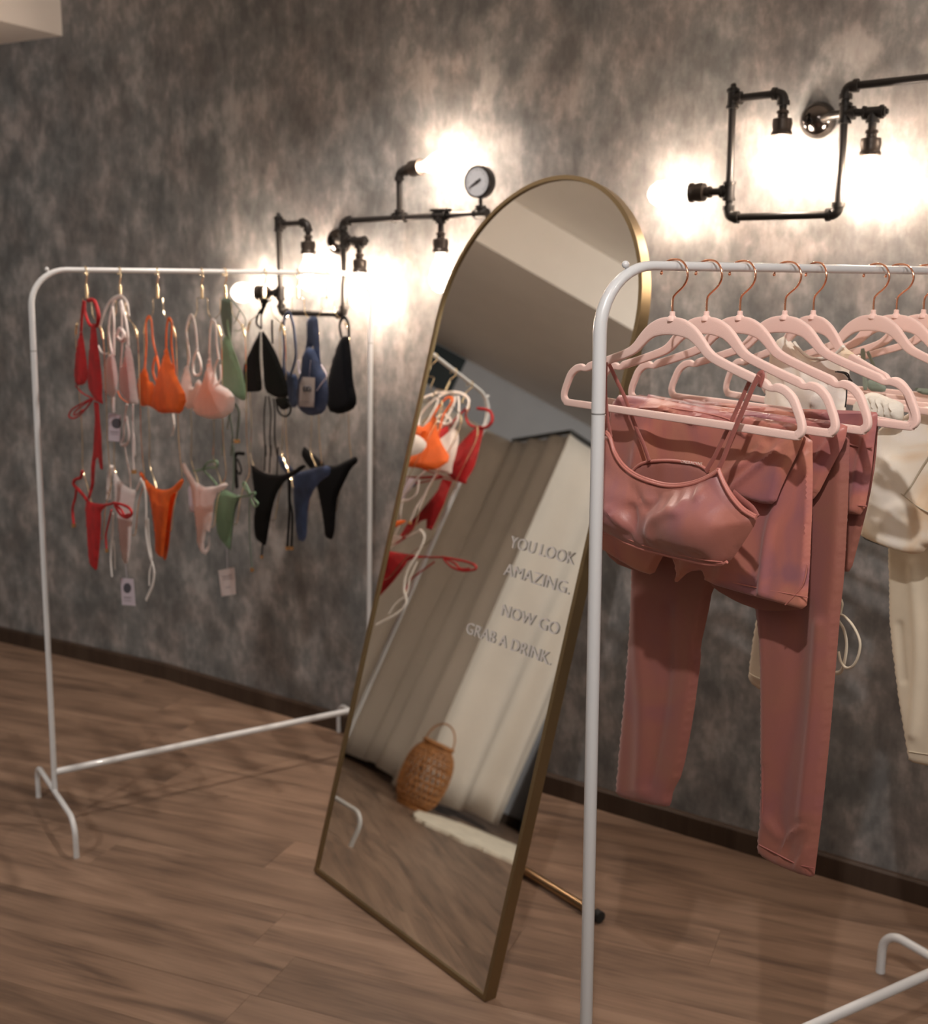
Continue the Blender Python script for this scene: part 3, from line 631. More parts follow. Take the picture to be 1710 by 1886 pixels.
# red
T = bik('red triangle bikini top with a long tie, first on the left rack', L1_, .15, 'bikini top')
sh('cup', k1([(450, 600), (470, 700), (490, 850), (498, 960), (470, 1012), (400, 1018), (398, 860), (412, 740), (438, 620)]), L1_, 'red', T)
sh('cup', k1([(528, 545), (555, 560), (570, 700), (590, 850), (605, 1000), (602, 1110), (614, 1162), (560, 1132), (500, 1045), (498, 900), (512, 700)]), L1_, 'red', T, off=-.014)
st(k1([(445, 610), (452, 500), (465, 385)]), L1_, 'red', T, r=.003); st(k1([(470, 385), (476, 470), (505, 555), (540, 580)]), L1_, 'red', T, r=.0035)
st(k1([(500, 380), (545, 385), (575, 480), (568, 560), (540, 575)]), L1_, 'red', T, r=.0045)
st(k1([(405, 1020), (450, 1070), (520, 1110), (605, 1150)]), L1_, 'red', T, r=.0016)
st(k1([(525, 1115), (430, 1165), (375, 1200), (355, 1250), (400, 1262), (470, 1205), (530, 1125)]), L1_, 'red', T, r=.002); st(k1([(530, 1120), (440, 1180), (395, 1220), (400, 1240), (460, 1200)]), L1_, 'red', T, r=.0018)
sh('tie_tail', k1([(540, 1140), (578, 1150), (585, 1250), (603, 1460)])+k3([(432, 0), (440, 200), (452, 430), (425, 420), (404, 310), (385, 340), (378, 420), (372, 560), (330, 700), (308, 690), (340, 560), (340, 400), (360, 250), (372, 0)])+k1([(545, 1450), (548, 1250)]), L1_, 'red', T, t=.002, w=4, step=5, ch=0)
T = bik('red side-tie bikini bottom with a bow, first on the left rack', L1_, .5, 'bikini bottom')
sh('front_panel', k3([(300, 700), (350, 735), (440, 745), (500, 752), (432, 812), (435, 900), (425, 1100), (402, 1340), (386, 1366), (330, 1310), (315, 1200), (300, 950), (288, 780)]), L1_, 'red', T)
st(k3([(305, 712), (240, 630), (180, 565), (195, 520), (245, 500), (260, 440)]), L1_, 'red', T, r=.0038, tip=False); st(k3([(205, 600), (195, 690), (170, 790), (180, 930)]), L1_, 'red', T, r=.0030, tip=True)
st(k3([(440, 760), (500, 752), (550, 738)]), L1_, 'red', T, r=.0028); st(k3([(545, 735), (640, 755), (700, 790), (715, 840), (670, 872), (610, 840), (560, 755)]), L1_, 'red', T, r=.003)
st(k3([(555, 740), (620, 800), (650, 850), (690, 840)]), L1_, 'red', T, r=.0025); st(k3([(530, 800), (500, 930), (478, 1040), (485, 1160)]), L1_, 'red', T, r=.0022, tip=True)
# blush
T = bik('pale blush triangle bikini top with long ties and lilac tag, second on left rack', L2_, .15, 'bikini top')
sh('cup', k1([(662, 780), (690, 790), (710, 860), (722, 960), (715, 1060), (688, 1122), (640, 1082), (612, 1040), (608, 960), (620, 880), (645, 800)]), L2_, 'blush', T)
sh('cup', k1([(785, 690), (808, 720), (832, 800), (850, 930), (866, 1080), (882, 1162), (800, 1150), (732, 1052), (728, 960), (750, 880), (775, 790)]), L2_, 'blush', T, off=-.014)
st(k1([(680, 785), (655, 640), (665, 480), (700, 370), (745, 350)]), L2_, 'blush', T, r=.0042, flat=.5); st(k1([(690, 790), (692, 650), (690, 520), (680, 420)]), L2_, 'blush', T, r=.003)
st(k1([(590, 570), (620, 470), (670, 380), (740, 348), (790, 400), (805, 500)]), L2_, 'blush', T, r=.004, flat=.5); st(k1([(800, 720), (792, 600), (770, 480), (745, 380)]), L2_, 'blush', T, r=.003)
st(k1([(735, 980), (745, 820), (752, 700), (748, 480), (735, 390)]), L2_, 'blush', T, r=.0038, flat=.5); st(k1([(712, 640), (740, 590), (775, 640), (760, 685), (715, 655)]), L2_, 'blush', T, r=.004)
st(k1([(575, 720), (600, 770), (640, 780)]), L2_, 'blush', T, r=.0018); st(k1([(690, 1110), (690, 1215)]), L2_, 'blush', T, r=.003)
st(k1([(720, 1060), (745, 1110), (800, 1150)]), L2_, 'orange', T, r=.0012)
st(k1([(790, 1160), (768, 1300), (765, 1400), (745, 1460), (790, 1455), (805, 1380), (785, 1250)]), L2_, 'blush', T, r=.0036, flat=.5)
st(k1([(835, 1160), (835, 1350), (850, 1546)])+k3([(735, 100), (728, 250), (738, 430)]), L2_, 'blush', T, r=.0036, flat=.5, tip=True)
st(k3([(650, 180), (672, 330), (698, 450), (708, 600)]), L2_, 'blush', T, r=.0028, flat=.5)
def hangtag(pts, pl, parent, m='tag', off=-.02, disc=None, lines=(), string=None):
    t = shell('hang_tag', pts, pl, M[m], parent, t=.0006, w=1.5, off=off, step=8, ch=0, label='swing tag of card')
    if disc:
        c = [(disc[0]+disc[2]*math.cos(a*math.pi/8), disc[1]+disc[3]*math.sin(a*math.pi/8)) for a in range(16)]
        shell('tag_logo', c, pl, M['tagk'], t, t=.0003, w=1.5, off=off-.001, step=6, ch=0, label='dark round logo')
    for (x0, y0, x1, y1, h) in lines:
        shell('tag_print', [(x0, y0), (x1, y1), (x1, y1+h), (x0, y0+h)], pl, M['tagl'], t, t=.0003, w=1, off=off-.001, step=6, ch=0)
    if string: strand('tag_thread', string, pl, M['tag'], parent, r=.0004, off=off+.002)
hangtag(k1([(652, 1225), (745, 1240), (738, 1440), (650, 1432)]), L2_, T, disc=(40+711/4.0714, 460+1302/4.0714, 9, 9.5), lines=[(203, 794, 218, 795, 2), (203, 799, 218, 800, 1.2)], string=k1([(688, 1150), (690, 1235)]))
T = bik('pale blush string bikini bottom with long white ties, second on the left rack', L2_, .5, 'bikini bottom')
sh('front_panel', k3([(545, 395), (575, 470), (620, 545), (700, 605), (762, 618), (742, 700), (722, 900), (702, 1180), (682, 1300), (642, 1292), (612, 1150), (592, 930), (572, 760), (555, 560)]), L2_, 'blush', T)
st(k3([(760, 620), (790, 560), (805, 520)]), L2_, 'blush', T, r=.0025)
st(k3([(520, 395), (500, 500), (495, 600), (490, 700)]), L2_, 'blush', T, r=.006, flat=.4); st(k3([(540, 395), (520, 520), (515, 700)]), L2_, 'blush', T, r=.004, flat=.5)
st(k3([(545, 830), (540, 1000), (530, 1130), (522, 1260), (535, 1420)]), L2_, 'white_cloth', T, r=.0042, flat=.4); st(k3([(548, 1080), (560, 1200), (562, 1350)]), L2_, 'white_cloth', T, r=.0028, flat=.4)
st(k3([(800, 515), (840, 600), (852, 800), (850, 1000), (880, 1200), (925, 1360), (915, 1480), (880, 1570), (852, 1632)]), L2_, 'white_cloth', T, r=.0046, flat=.4)
st(k3([(870, 880), (880, 1080), (905, 1260), (882, 1380), (880, 1500)]), L2_, 'white_cloth', T, r=.003, flat=.4)
hangtag(k3([(612, 1428), (735, 1440), (755, 1690), (628, 1680)]), L2_, T, disc=(100+676/5.0294, 780+1525/5.0294, 7.2, 9.4), lines=[(228, 1099, 242, 1100, 2), (228, 1105, 242, 1106, 1.2)], string=k3([(660, 1300), (672, 1435)]))
# orange
T = bik('bright orange underwire-style bikini bra top, third on the left rack', L3_, .15, 'bikini top')
sh('cup', k1([(925, 870), (948, 930), (958, 990), (992, 995), (1000, 1100), (988, 1190), (945, 1165), (900, 1178), (874, 1100), (868, 1000), (888, 930)]), L3_, 'orange', T, off=-.006)
sh('cup', k1([(1085, 700), (1108, 800), (1130, 870), (1165, 960), (1242, 1108), (1202, 1228), (1130, 1222), (1040, 1228), (978, 1182), (988, 1060), (1035, 920), (1068, 800)]), L3_, 'orange', T, off=-.014, t=.010, w=14)
st(k1([(922, 900), (935, 720), (932, 560), (950, 505), (972, 530), (985, 680), (1012, 790)]), L3_, 'orange', T, r=.0042, flat=.4)
st(k1([(1012, 790), (990, 850), (985, 920), (1010, 990)]), L3_, 'orange', T, r=.0045, flat=.4); st(k1([(1012, 800), (1030, 900), (1025, 960)]), L3_, 'orange', T, r=.003)
st(k1([(1085, 760), (1085, 620), (1100, 520), (1125, 550), (1122, 700), (1140, 860), (1145, 970)]), L3_, 'orange', T, r=.0042, flat=.4); sh('back_strap', k1([(1115, 850), (1150, 850), (1155, 975), (1120, 900)]), L3_, 'orange', T, off=.006)
T = bik('orange bikini bottom, third on the left rack', L3_, .5, 'bikini bottom')
sh('front_panel', k3([(780, 450), (815, 450), (868, 540), (950, 602), (1010, 618), (1080, 605), (1130, 560), (1185, 505), (1208, 525), (1160, 620), (1110, 640), (1070, 700), (1045, 900), (1020, 1120), (1005, 1245), (960, 1222), (935, 1170), (935, 1040), (910, 850), (888, 700), (840, 560)]), L3_, 'orange', T)
sh('back_panel', k3([(1060, 640), (1120, 620), (1150, 640), (1108, 740), (1085, 900), (1062, 1150), (1035, 1274), (1000, 1246), (1010, 1100), (1040, 850)]), L3_, 'orange', T, off=.012)
# off-white bra
T = bik('off-white bikini bra top, fourth on the left rack', L4_, .15, 'bikini top')
sh('cup', k1([(1240, 850), (1266, 950), (1282, 1050), (1325, 962), (1365, 1020), (1330, 1100), (1300, 1180), (1232, 1202), (1180, 1062), (1200, 960)]), L4_, 'white_cloth', T, off=-.004)
sh('cup', k1([(1410, 760), (1430, 900), (1480, 1008), (1560, 1050), (1602, 1112), (1592, 1200), (1522, 1262), (1400, 1272), (1292, 1225), (1288, 1120), (1360, 1000), (1393, 880)]), L4_, 'blush', T, off=-.014, t=.011, w=16)
st(k1([(1242, 900), (1255, 780), (1235, 600), (1270, 490), (1300, 560), (1318, 740)]), L4_, 'white_cloth', T, r=.0042, flat=.4); st(k1([(1318, 745), (1290, 830), (1295, 930), (1340, 930), (1345, 850), (1320, 770)]), L4_, 'white_cloth', T, r=.0028)
st(k1([(1408, 780), (1412, 640), (1425, 530), (1455, 560), (1462, 700), (1478, 810)]), L4_, 'white_cloth', T, r=.0042, flat=.4); st(k1([(1478, 815), (1450, 890), (1462, 990), (1492, 970), (1490, 860)]), L4_, 'white_cloth', T, r=.0026)
st(k1([(1135, 1230), (1145, 1320), (1128, 1395)]), L4_, 'white_cloth', T, r=.0022, off=.01)
T = bik('pale off-white bikini bottom, fourth on the left rack', L4_, .5, 'bikini bottom')
sh('front_panel', k3([(1172, 372), (1210, 365), (1262, 460), (1312, 540), (1400, 590), (1500, 580), (1590, 545), (1612, 566), (1590, 600), (1512, 640), (1482, 720), (1460, 900), (1440, 1010), (1410, 990), (1385, 1100), (1392, 1180), (1425, 1130), (1440, 1020), (1440, 1160), (1402, 1218), (1352, 1182), (1325, 1100), (1310, 900), (1282, 700), (1258, 560), (1200, 450)]), L4_, 'blush', T, ch=0)
sh('care_label', k3([(1240, 580), (1282, 580), (1305, 820), (1255, 825)]), L4_, 'tag', T, t=.001, w=2, off=.01)
# green
T = bik('soft green triangle bikini top with dark green cords, fifth on the left rack', L5_, .15, 'bikini top')
sh('cup', k2([(180, 750), (222, 850), (282, 1000), (332, 1130), (362, 1260), (357, 1392), (252, 1332), (133, 1232), (140, 1000), (158, 820)]), L5_, 'green', T)
sh('neck_tie', k2([(140, 440), (220, 440), (235, 560), (240, 680), (225, 860), (190, 800), (165, 760), (145, 700), (132, 600)]), L5_, 'darkgreen', T, off=-.006)
st(k2([(190, 640), (205, 760), (240, 900), (300, 1060), (352, 1300)]), L5_, 'green', T, r=.003, flat=.4, off=-.018)
st(k2([(225, 460), (290, 530), (355, 630), (352, 690), (300, 742), (255, 735)]), L5_, 'darkgreen', T, r=.0012); st(k2([(300, 560), (270, 640), (250, 680)]), L5_, 'darkgreen', T, r=.0012)
st(k2([(150, 1300), (150, 1500), (155, 1700), (148, 1886)]), L5_, 'darkgreen', T, r=.003, flat=.4, off=-.002); st(k2([(240, 1380), (215, 1500), (240, 1700), (225, 1886)])+k4([(250, 200), (255, 480), (245, 620)]), L5_, 'darkgreen', T, r=.004, flat=.4, off=-.002)
st(k2([(255, 1400), (300, 1480), (290, 1620), (280, 1735)]), L5_, 'darkgreen', T, r=.0045, flat=.4, tip=True); st(k2([(180, 1290), (210, 1480), (190, 1640)]), L5_, 'darkgreen', T, r=.003, flat=.4)
T = bik('soft green side-tie bikini bottom with a white tag below, fifth on the left rack', L5_, .5, 'bikini bottom')
sh('front_panel', k4([(170, 610), (232, 640), (302, 672), (272, 722), (245, 880), (225, 1100), (218, 1165), (180, 1132), (110, 1050), (80, 850), (80, 740), (110, 660)]), L5_, 'green', T)
st(k4([(305, 672), (260, 800), (235, 980), (215, 1160)]), L5_, 'darkgreen', T, r=.004, off=.0)
st(k3([(1290, 440), (1370, 425), (1420, 365), (1500, 345), (1505, 400), (1430, 412), (1385, 430), (1440, 490), (1510, 570)]), L5_, 'green', T, r=.0024)
st(k4([(300, 680), (380, 670), (400, 660), (340, 570), (360, 550), (410, 650)]), L5_, 'green', T, r=.0022); st(k4([(405, 655), (455, 640), (440, 690), (480, 740), (450, 770), (410, 700)]), L5_, 'green', T, r=.0022)
st(k4([(405, 680), (398, 850), (405, 1100), (425, 1340)]), L5_, 'darkgreen', T, r=.0026, flat=.5, tip=True)
hangtag(k4([(112, 1362), (262, 1332), (275, 1580), (142, 1605)]), L5_, T, 'tagw', off=-.02, lines=[(409, 1062, 427, 1059, 1.6), (410, 1067, 428, 1064, 1.2), (415, 1082, 425, 1080, 1.4)], string=k4([(190, 1150), (195, 1350)]))
# black triangle
T = bik('black triangle bikini top with long dangling cords, sixth on the left rack', L6_, .15, 'bikini top')
sh('cup', k2([(500, 725), (492, 860), (490, 1000), (508, 1200), (512, 1292), (400, 1300), (350, 1298), (338, 1080), (372, 990), (440, 840)]), L6_, 'noir', T)
sh('cup', k2([(508, 725), (562, 800), (642, 950), (692, 1080), (742, 1230), (752, 1352), (640, 1352), (535, 1290), (522, 1100), (510, 900)]), L6_, 'noir', T, off=-.014)
st(k2([(500, 720), (458, 670), (480, 580), (515, 530), (500, 460)]), L6_, 'noir', T, r=.0026); st(k2([(505, 720), (505, 600), (540, 500), (600, 452)]), L6_, 'noir', T, r=.0022)
sh('neck_knot', k2([(505, 450), (570, 450), (555, 500), (520, 580), (495, 620), (490, 560), (515, 510)]), L6_, 'noir', T, t=.003, w=4)
st(k2([(600, 640), (602, 760), (608, 860)]), L6_, 'noir', T, r=.0026)
for a, b in (([(545, 1340), (530, 1500), (532, 1700), (545, 1886)], [(550, 200), (540, 440)]), ([(570, 1340), (590, 1500), (582, 1700), (590, 1886)], [(598, 200), (585, 460)]), ([(615, 1360), (628, 1500), (625, 1700), (650, 1886)], [(665, 220), (655, 480)])):
    st(k2(a)+k4(b), L6_, 'noir', T, r=.0026, flat=.6)
st(k2([(640, 1380), (660, 1480), (720, 1522), (765, 1490), (770, 1430), (740, 1380)]), L6_, 'noir', T, r=.0024); sh('tie_knot', k2([(620, 1350), (760, 1350), (770, 1440), (700, 1470), (650, 1420)]), L6_, 'noir', T, t=.004)
T = bik('black side-tie bikini bottom with gold-tipped cords, sixth on the left rack', L6_, .5, 'bikini bottom')
sh('front_panel', k4([(415, 370), (480, 425), (560, 468), (700, 480), (800, 438), (890, 378), (932, 395), (850, 460), (740, 520), (662, 630), (622, 750), (592, 900), (560, 1100), (546, 1135), (510, 1110), (452, 1060), (438, 900), (458, 750), (440, 600), (422, 450)]), L6_, 'noir', T)
st(k4([(345, 280), (275, 285), (270, 400), (285, 600)]), L6_, 'noir', T, r=.005); st(k4([(290, 330), (325, 420), (310, 470), (285, 430)]), L6_, 'noir', T, r=.0026)
st(k4([(765, 490), (768, 700), (770, 850), (752, 1140)]), L6_, 'noir', T, r=.0030, tip=True); st(k4([(780, 520), (775, 700), (798, 850), (790, 1140)]), L6_, 'noir', T, r=.0030, tip=True); st(k4([(525, 1100), (515, 1220)]), L6_, 'noir', T, r=.0022, tip=True)
# slate blue
T = bik('slate blue scoop bikini top with a white hang tag, seventh on the left rack', L7_, .15, 'bikini top')
sh('cup', k2([(702, 1000), (720, 1080), (762, 1130), (832, 1140), (852, 1300), (832, 1440), (762, 1442), (735, 1300), (700, 1150)]), L7_, 'blue', T, off=.0)
sh('cup', k2([(880, 960), (930, 880), (1000, 920), (1050, 1080), (1100, 1150), (1120, 1350), (1082, 1490), (950, 1522), (842, 1462), (830, 1300), (842, 1180), (870, 1100)]), L7_, 'blue', T, off=-.014, t=.010, w=14)
st(k2([(705, 1120), (715, 900), (705, 720), (725, 600), (765, 590), (800, 720), (820, 950), (800, 1060), (770, 1150)]), L7_, 'blue', T, r=.0062, flat=.35)
sh('strap', k2([(915, 640), (960, 605), (1020, 615), (1032, 760), (1042, 1000), (1060, 1120), (1000, 1130), (985, 950), (975, 850), (960, 960), (900, 1130), (862, 1050), (905, 920), (922, 800)]), L7_, 'blue', T, off=-.002)
st(k2([(842, 1010), (848, 1100), (870, 1160)]), L7_, 'tag', T, r=.0025); st(k2([(1050, 1050), (1100, 1150), (1050, 1230), (1010, 1290)]), L7_, 'tag', T, r=.0015, off=-.024)
hangtag(k2([(880, 1162), (995, 1168), (985, 1440), (848, 1432), (856, 1230)]), L7_, T, 'tagw', off=-.034, lines=[(554, 739, 569, 740, 1.4), (555, 744, 565, 744.6, 1.2)], string=k2([(955, 1010), (940, 1170)]))
hp = L7_; tg = bpy.data.objects[[c.name for c in T.children if c.name.startswith('hang_tag')][0]]
for cx_ in (905, 938):
    c = k2([(cx_+17*math.cos(a*math.pi/8), 1272+19*math.sin(a*math.pi/8)) for a in range(17)])
    strand('tag_logo', c, hp, M['tagk'], tg, r=.0016, off=-.0365, k=1, label='black double-ring logo')
T = bik('slate blue bikini bottom, seventh on the left rack', L7_, .5, 'bikini bottom')
sh('front_panel', k4([(810, 460), (900, 440), (1000, 415), (1110, 388), (1155, 405), (1145, 478), (1062, 530), (1000, 610), (952, 720), (936, 900), (932, 1040), (905, 1098), (852, 1082), (828, 950), (815, 750), (802, 560)]), L7_, 'blue', T)
sh('back_panel', k4([(668, 290), (705, 315), (772, 385), (822, 440), (800, 490), (760, 480), (712, 430), (672, 360)]), L7_, 'blue', T, off=.012)
# black scoop
T = bik('plain black scoop bikini top, last on the left rack', L8_, .15, 'bikini top')
sh('cup', k2([(1240, 790), (1305, 790), (1330, 1000), (1342, 1200), (1382, 1390), (1342, 1462), (1222, 1506), (1108, 1472), (1112, 1200), (1150, 1030), (1205, 860)]), L8_, 'noir', T, t=.010, w=12)
st(k2([(1235, 800), (1220, 690), (1250, 620), (1285, 640), (1302, 700), (1305, 800)]), L8_, 'noir', T, r=.0048, flat=.5)
T = bik('black high-leg bikini bottom, last on the left rack', L8_, .5, 'bikini bottom')
sh('front_panel', k4([(960, 400), (1100, 385), (1200, 392), (1300, 342), (1388, 298), (1412, 350), (1340, 420), (1272, 560), (1222, 660), (1202, 800), (1192, 1000), (1166, 1082), (1100, 1052), (1085, 900), (1062, 750), (1030, 600), (1000, 480)]), L8_, 'noir', T)
sh('back_panel', k4([(905, 205), (962, 258), (1032, 318), (1100, 380), (1050, 440), (962, 420), (905, 340), (878, 285)]), L8_, 'noir', T, off=.012)

# ------------------------------------------------------------------ industrial pipe wall lamps
def WPt(w, z, off=.075): return KINK+WD*w+WN*off+Zv*z
def make_lamp(w0, z0, label, full=True):
    G = lambda a, b, o=.075: WPt(w0+a, z0+b, o); r = .0076; T = thing('pipe_wall_lamp', label, 'wall lamp', tuple(G(.1, .1, 0)))
    U_, D_ = WD, Zv
    def pipe(*pts, nm='pipe', rr=r): return obj(nm, MB().tube(list(pts), rr, 14), M['iron'], T)
    def elbow(c, d1, d2, R=.016):
        a = c+d1*R; b = c+d2*R; pts = [a+(c-a)*0, *[((1-t)**2)*a+2*t*(1-t)*c+t*t*b for t in (.2, .4, .6, .8)], b]
        mb = MB().tube(pts, r*1.35, 14)
        for p, d in ((a, d1), (b, d2)): mb.tube([p-d*.002, p+d*.007], r*1.65, 14)
        return obj('elbow', mb, M['iron'], T)
    def tee(c, dmain, dside):
        mb = MB().tube([c-dmain*.016, c+dmain*.016], r*1.4, 14).tube([c, c+dside*.016], r*1.4, 14)
        for d in (dmain, -dmain, dside): mb.tube([c+d*.013, c+d*.019], r*1.7, 14)
        return obj('tee_fitting', mb, M['iron'], T)
    def socket(c, d):      # c: start of socket, d: direction
        obj('lamp_socket', MB().lathe(c, d, [(0, .0075), (.006, .0075), (.007, .0115), (.012, .0125), (.0135, .0095), (.020, .010), (.022, .0185), (.032, .0200), (.044, .0175), (.046, .019), (.0475, .0205), (.053, .0205), (.054, .014)], 18), M['socket'], T)
        b = c+d*.054
        prof = [(0, .012), (.010, .0125), (.022, .017), (.040, .0245), (.058, .0285), (.074, .0265), (.088, .018), (.095, .008), (.096, .0005)]
        bl = obj('glass_bulb', MB().lathe(b, d, prof, 20), M['bulb'], T, label='clear glass filament bulb, lit')
        mb = MB(); a = np.cross(d, WN); a /= max(1e-6, np.linalg.norm(a)); b2 = np.cross(d, a)
        for i in range(6):
            t = i*math.pi/3; q = a*math.cos(t)+b2*math.sin(t); mb.tube([b+d*.018+q*.005, b+d*.045+q*.013, b+d*.072+q*.007], .0024, 6)
        obj('filament', mb, M['filament'], bl)
        l = bpy.data.lights.new('bulb_glow', 'POINT'); l.energy = BULB_POWER; l.color = (1, .85, .77); l.shadow_soft_size = .018
        lo = bpy.data.objects.new('bulb_glow', l); COL.objects.link(lo); lo.location = tuple(b+d*.05)
    pipe(G(0, .02), G(-.002, .222)); pipe(G(.018, 0), G(.208, 0)); pipe(G(.226, .018), G(.226, .215))
    elbow(G(0, 0), D_, U_); elbow(G(.226, 0), D_, -U_)
    tee(G(-.002, .232), D_, U_); obj('pipe_plug', MB().lathe(G(-.002, .247), D_, [(0, .010), (.006, .010), (.007, .0065), (.013, .0055), (.015, .003)], 8), M['iron'], T)
    pipe(G(.012, .232), G(.090, .234)); elbow(G(.104, .234), -U_, -D_); pipe(G(.104, .222), G(.104, .205)); socket(G(.104, .208), -D_)
    tee(G(0, .052), D_, -U_); pipe(G(-.012, .052), G(-.036, .052)); socket(G(-.032, .052), -U_)
    elbow(G(.226, .236), -D_, U_); pipe(G(.24, .236), G(.66, .242) if full else G(1.0, .244))
    # node in front of the wall boss
    tee(G(.227, .187), D_, U_); pipe(G(.24, .187), G(.262, .186)); tee(G(.280, .185), U_, -D_)
    obj('pipe_plug', MB().lathe(G(.297, .185), U_, [(0, .010), (.006, .010), (.007, .006), (.011, .005)], 8), M['iron'], T)
    pipe(G(.280, .170), G(.280, .158)); socket(G(.280, .160), -D_)
    obj('wall_boss', MB().lathe(G(.150, .188, -.002), WN, [(0, .036)]+[(.004+.034*math.sin(i/8*math.pi/2), .036*math.cos(i/8*math.pi/2)) for i in range(9)], 28), M['ironshiny'], T, label='polished round wall boss')
    pipe(G(.165, .187, .02), G(.195, .187, .060), G(.227, .187, .075), rr=r*1.1)
    # upper riser, lower socket and pressure gauge
    tee(G(.411, .239), U_, D_); pipe(G(.411, .25), G(.411, .335)); elbow(G(.411, .350), -D_, U_); dd = U_*.99+Zv*.10
    socket(G(.425, .351), dd/np.linalg.norm(dd))
    tee(G(.538, .241), U_, -D_); obj('valve_plate', MB().box(G(.512, .2505, .065), WD*.052, WN*.02, Zv*.006), M['iron'], T, smooth=False); pipe(G(.538, .23), G(.538, .205)); socket(G(.538, .208), -D_)
    tee(G(.655, .242), U_, D_)
    c = G(.652, .314)
    pipe(G(.655, .250), G(.654, .280), rr=.0045)
    ga = obj('pressure_gauge', MB().lathe(c-WN*.014, WN, [(0, .034), (.003, .037), (.026, .037), (.028, .036), (.028, .033), (.0265, .0325)], 32), M['iron'], T, label='round black-rimmed pressure gauge')
    obj('gauge_face', MB().lathe(c+WN*.0115, WN, [(0, .0325), (.0015, .0325)], 32), M['dial'], ga)
    nd = -U_*.85-Zv*.5; nd /= np.linalg.norm(nd)
    obj('needle', MB().tube([c+WN*.0142-nd*.012, c+WN*.0142, c+WN*.0142+nd*.026], [.0022, .0022, .0006], 6).lathe(c+WN*.013, WN, [(0, .0035), (.0025, .003)], 12), M['dark'], ga)
    mb = MB(); sd = U_
    for i in range(25):
        t = math.radians(-45+i*11.25); q = U_*math.cos(t)+Zv*math.sin(t); L_ = .004 if i % 4 else .007
        mb.tube([c+WN*.0133+q*.030, c+WN*.0133+q*(.030-L_)], .0004, 4)
    obj('scale_marks', mb, M['dark'], ga, kind=None)
    return T
make_lamp(.618, 1.188, 'industrial black pipe wall lamp with pressure gauge behind the left rack and mirror')
make_lamp(1.890, 1.406, 'industrial black pipe wall lamp on the right, above the activewear rack')

# ------------------------------------------------------------------ what the mirror shows: cubicle curtain, lantern, rug, panels
rodz = 1.72; A = V(-3.20, 2.971, rodz); B = V(-2.629, 2.631, rodz); Cc = V(-3.02, 2.25, rodz); A0 = A-FD*.85
rp = cr([A, A+(B-A)*.9, B, B+(Cc-B)*.1, Cc], 4)
rd = obj('curtain_rod', MB().tube([A, A+(B-A)*.97, B, B+(Cc-B)*.05, Cc], .011, 10), M['rod']); tagit(rd, 'black angled curtain rod of the fitting cubicle seen in the mirror', 'curtain rod')
path = []
for s, e in ((A0, A), (A, B), (B, Cc)):
    L_ = np.linalg.norm(e-s); d = (e-s)/L_; nrm = V(-d[1], d[0], 0); N_ = int(L_/.012)
    for i in range(N_):
        path.append((s+d*(i/N_*L_), nrm, i*.012+{0: 1.5, 1: 0, 2: 3}[0 if s is A0 else 1 if s is A else 2]))
mb = MB(); nz = 14; vs = []; fs = []
for i, (p, nr, sx) in enumerate(path):
    for j in range(nz+1):
        f = j/nz; amp = .010+.028*f
        q = p+nr*(math.sin(sx*2*math.pi/.21+.7*math.sin(sx*9))*amp+math.sin(sx*37)*.006*f)
        vs.append(V(q[0], q[1], rodz-.012-f*(rodz-.012-.035-.012*math.sin(sx*8))))
m_ = len(path)
for i in range(m_-1):
    for j in range(nz): a = i*(nz+1)+j; fs.append((a, a+nz+1, a+nz+2, a+1))
cur = obj('curtain', mb.add(vs, fs), M['curtain']); tagit(cur, 'floor-length cream linen curtain on a black angled rod, reflected in the mirror', 'curtain')
so = cur.modifiers.new('solid', 'SOLIDIFY'); so.thickness = .003
# bamboo lantern
LC = V(-2.47, 2.578, 0)
T = thing('bamboo_lantern', 'woven bamboo lantern with hoop handle standing before the curtain, reflected in the mirror', 'lantern', tuple(LC))
prof = [(.0, .060), (.012, .075), (.04, .094), (.09, .106), (.14, .108), (.19, .102), (.225, .088), (.245, .070), (.262, .062)]
pr2 = cr([V(a, b*.93) for a, b in prof], 2)
mb = MB(); 
for h_, r_ in [pr2[i] for i in range(0, len(pr2), 1)]:
    mb.tube([LC+V(r_*math.cos(a*math.pi/14), r_*math.sin(a*math.pi/14), .008+h_) for a in range(28)], .0030, 5, True, flat=1)
obj('woven_ring', mb, M['bamboo'], T, kind='stuff')
mb = MB()
for k in range(24):
    for sg in (-1, 1):
        mb.tube([LC+V(r_*.985*math.cos(k*math.pi/12+sg*i*.09), r_*.985*math.sin(k*math.pi/12+sg*i*.09), .008+h_) for i, (h_, r_) in enumerate(pr2)], .0034, 5)
obj('diagonal_strip', mb, M['bamboo'], T, kind='stuff')
obj('base_disc', MB().lathe(LC, (0, 0, 1), [(0, .066), (.008, .070), (.012, .066)], 28), M['bamboo'], T)
obj('rim', MB().tube([LC+V(.064*math.cos(a*math.pi/14), .064*math.sin(a*math.pi/14), .27) for a in range(28)], .006, 8, True), M['bamboo'], T)
hd = V(-.13, 1, 0)/np.linalg.norm(V(-.13, 1, 0))
obj('handle', MB().tube([LC+hd*.062*math.cos(t)+Zv*(.272+.085*math.sin(t)) for t in [math.pi*i/16 for i in range(17)]], .0036, 8), M['bamboo'], T)
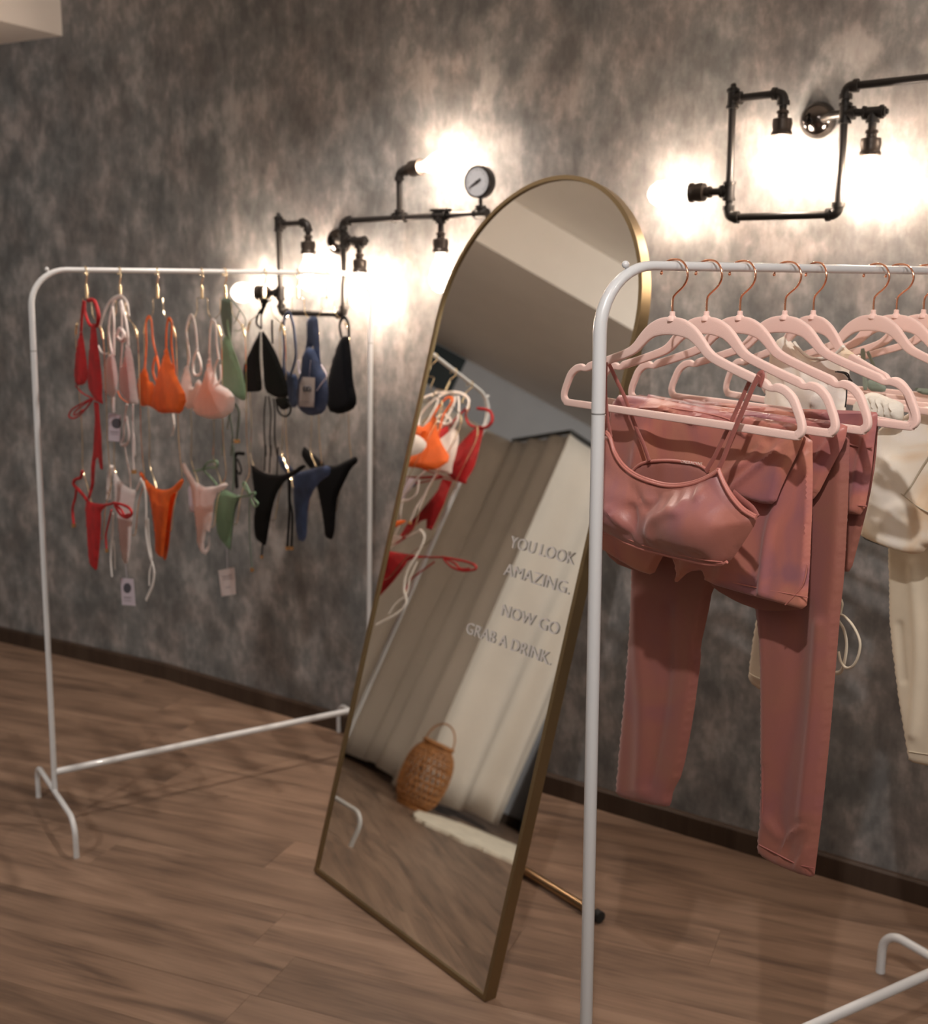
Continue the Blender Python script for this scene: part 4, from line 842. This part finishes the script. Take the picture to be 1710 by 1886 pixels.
# rug strip
random.seed(5)
rp_ = [(-2.26, 2.53), (-2.10, 2.47), (-2.13, 2.38), (-2.10, 2.30), (-2.17, 2.22), (-2.20, 2.12), (-2.27, 2.04), (-2.3, 1.95), (-2.8, 1.98), (-2.84, 2.15), (-2.72, 2.32), (-2.60, 2.42), (-2.42, 2.52)]
rp_ = [(a+random.uniform(-.012, .012), b+random.uniform(-.012, .012)) for a, b in chaikin(rp_, 2)]
o = obj('fur_rug', MB().prism([V(a, b, 0.0) for a, b in rp_][::-1], (0, 0, .012)), M['fur']); tagit(o, 'small ragged cream fur rug on the floor before the curtain, reflected in the mirror', 'rug')
# leaning black-framed panel beyond the curtain and dark panel high on the far wall
fp = lambda s, z, off=.0: V(-3.14, 3.35, 0)+V(.476, .8794, 0)*s+FN*off+Zv*z
T = thing('framed_panel', 'grey panel in a black frame standing against the wall beyond the curtain, in the mirror', 'panel', tuple(fp(-1.5, 0, .1)))
w0, w1 = -1.86, -1.19
lean = lambda s, z, off: fp(s, z, off+.12*(1-z/1.7))
mb = MB()
for (s0, z0, s1, z1) in ((w0, .005, w1, .035), (w0, 1.66, w1, 1.69), (w0, .005, w0+.03, 1.69), (w1-.03, .005, w1, 1.69)):
    mb.add([lean(s0, z0, .02), lean(s1, z0, .02), lean(s1, z1, .02), lean(s0, z1, .02), lean(s0, z0, .045), lean(s1, z0, .045), lean(s1, z1, .045), lean(s0, z1, .045)], [(0, 1, 2, 3), (7, 6, 5, 4), (0, 4, 5, 1), (1, 5, 6, 2), (2, 6, 7, 3), (3, 7, 4, 0)])
obj('frame', mb, M['rod'], T, smooth=False)
mb = MB().add([lean(w0+.03, .035, .025), lean(w1-.03, .035, .025), lean(w1-.03, 1.66, .025), lean(w0+.03, 1.66, .025), lean(w0+.03, .035, .032), lean(w1-.03, .035, .032), lean(w1-.03, 1.66, .032), lean(w0+.03, 1.66, .032)], [(0, 1, 2, 3), (7, 6, 5, 4), (0, 4, 5, 1), (1, 5, 6, 2), (2, 6, 7, 3), (3, 7, 4, 0)])
obj('pane', mb, M['grey'], T, smooth=False)
o = struct('window_1', MB().box(fp(-.002, 1.80, 0), V(.476, .8794, 0)*.9, FN*.02, Zv*.195), M['panel'])
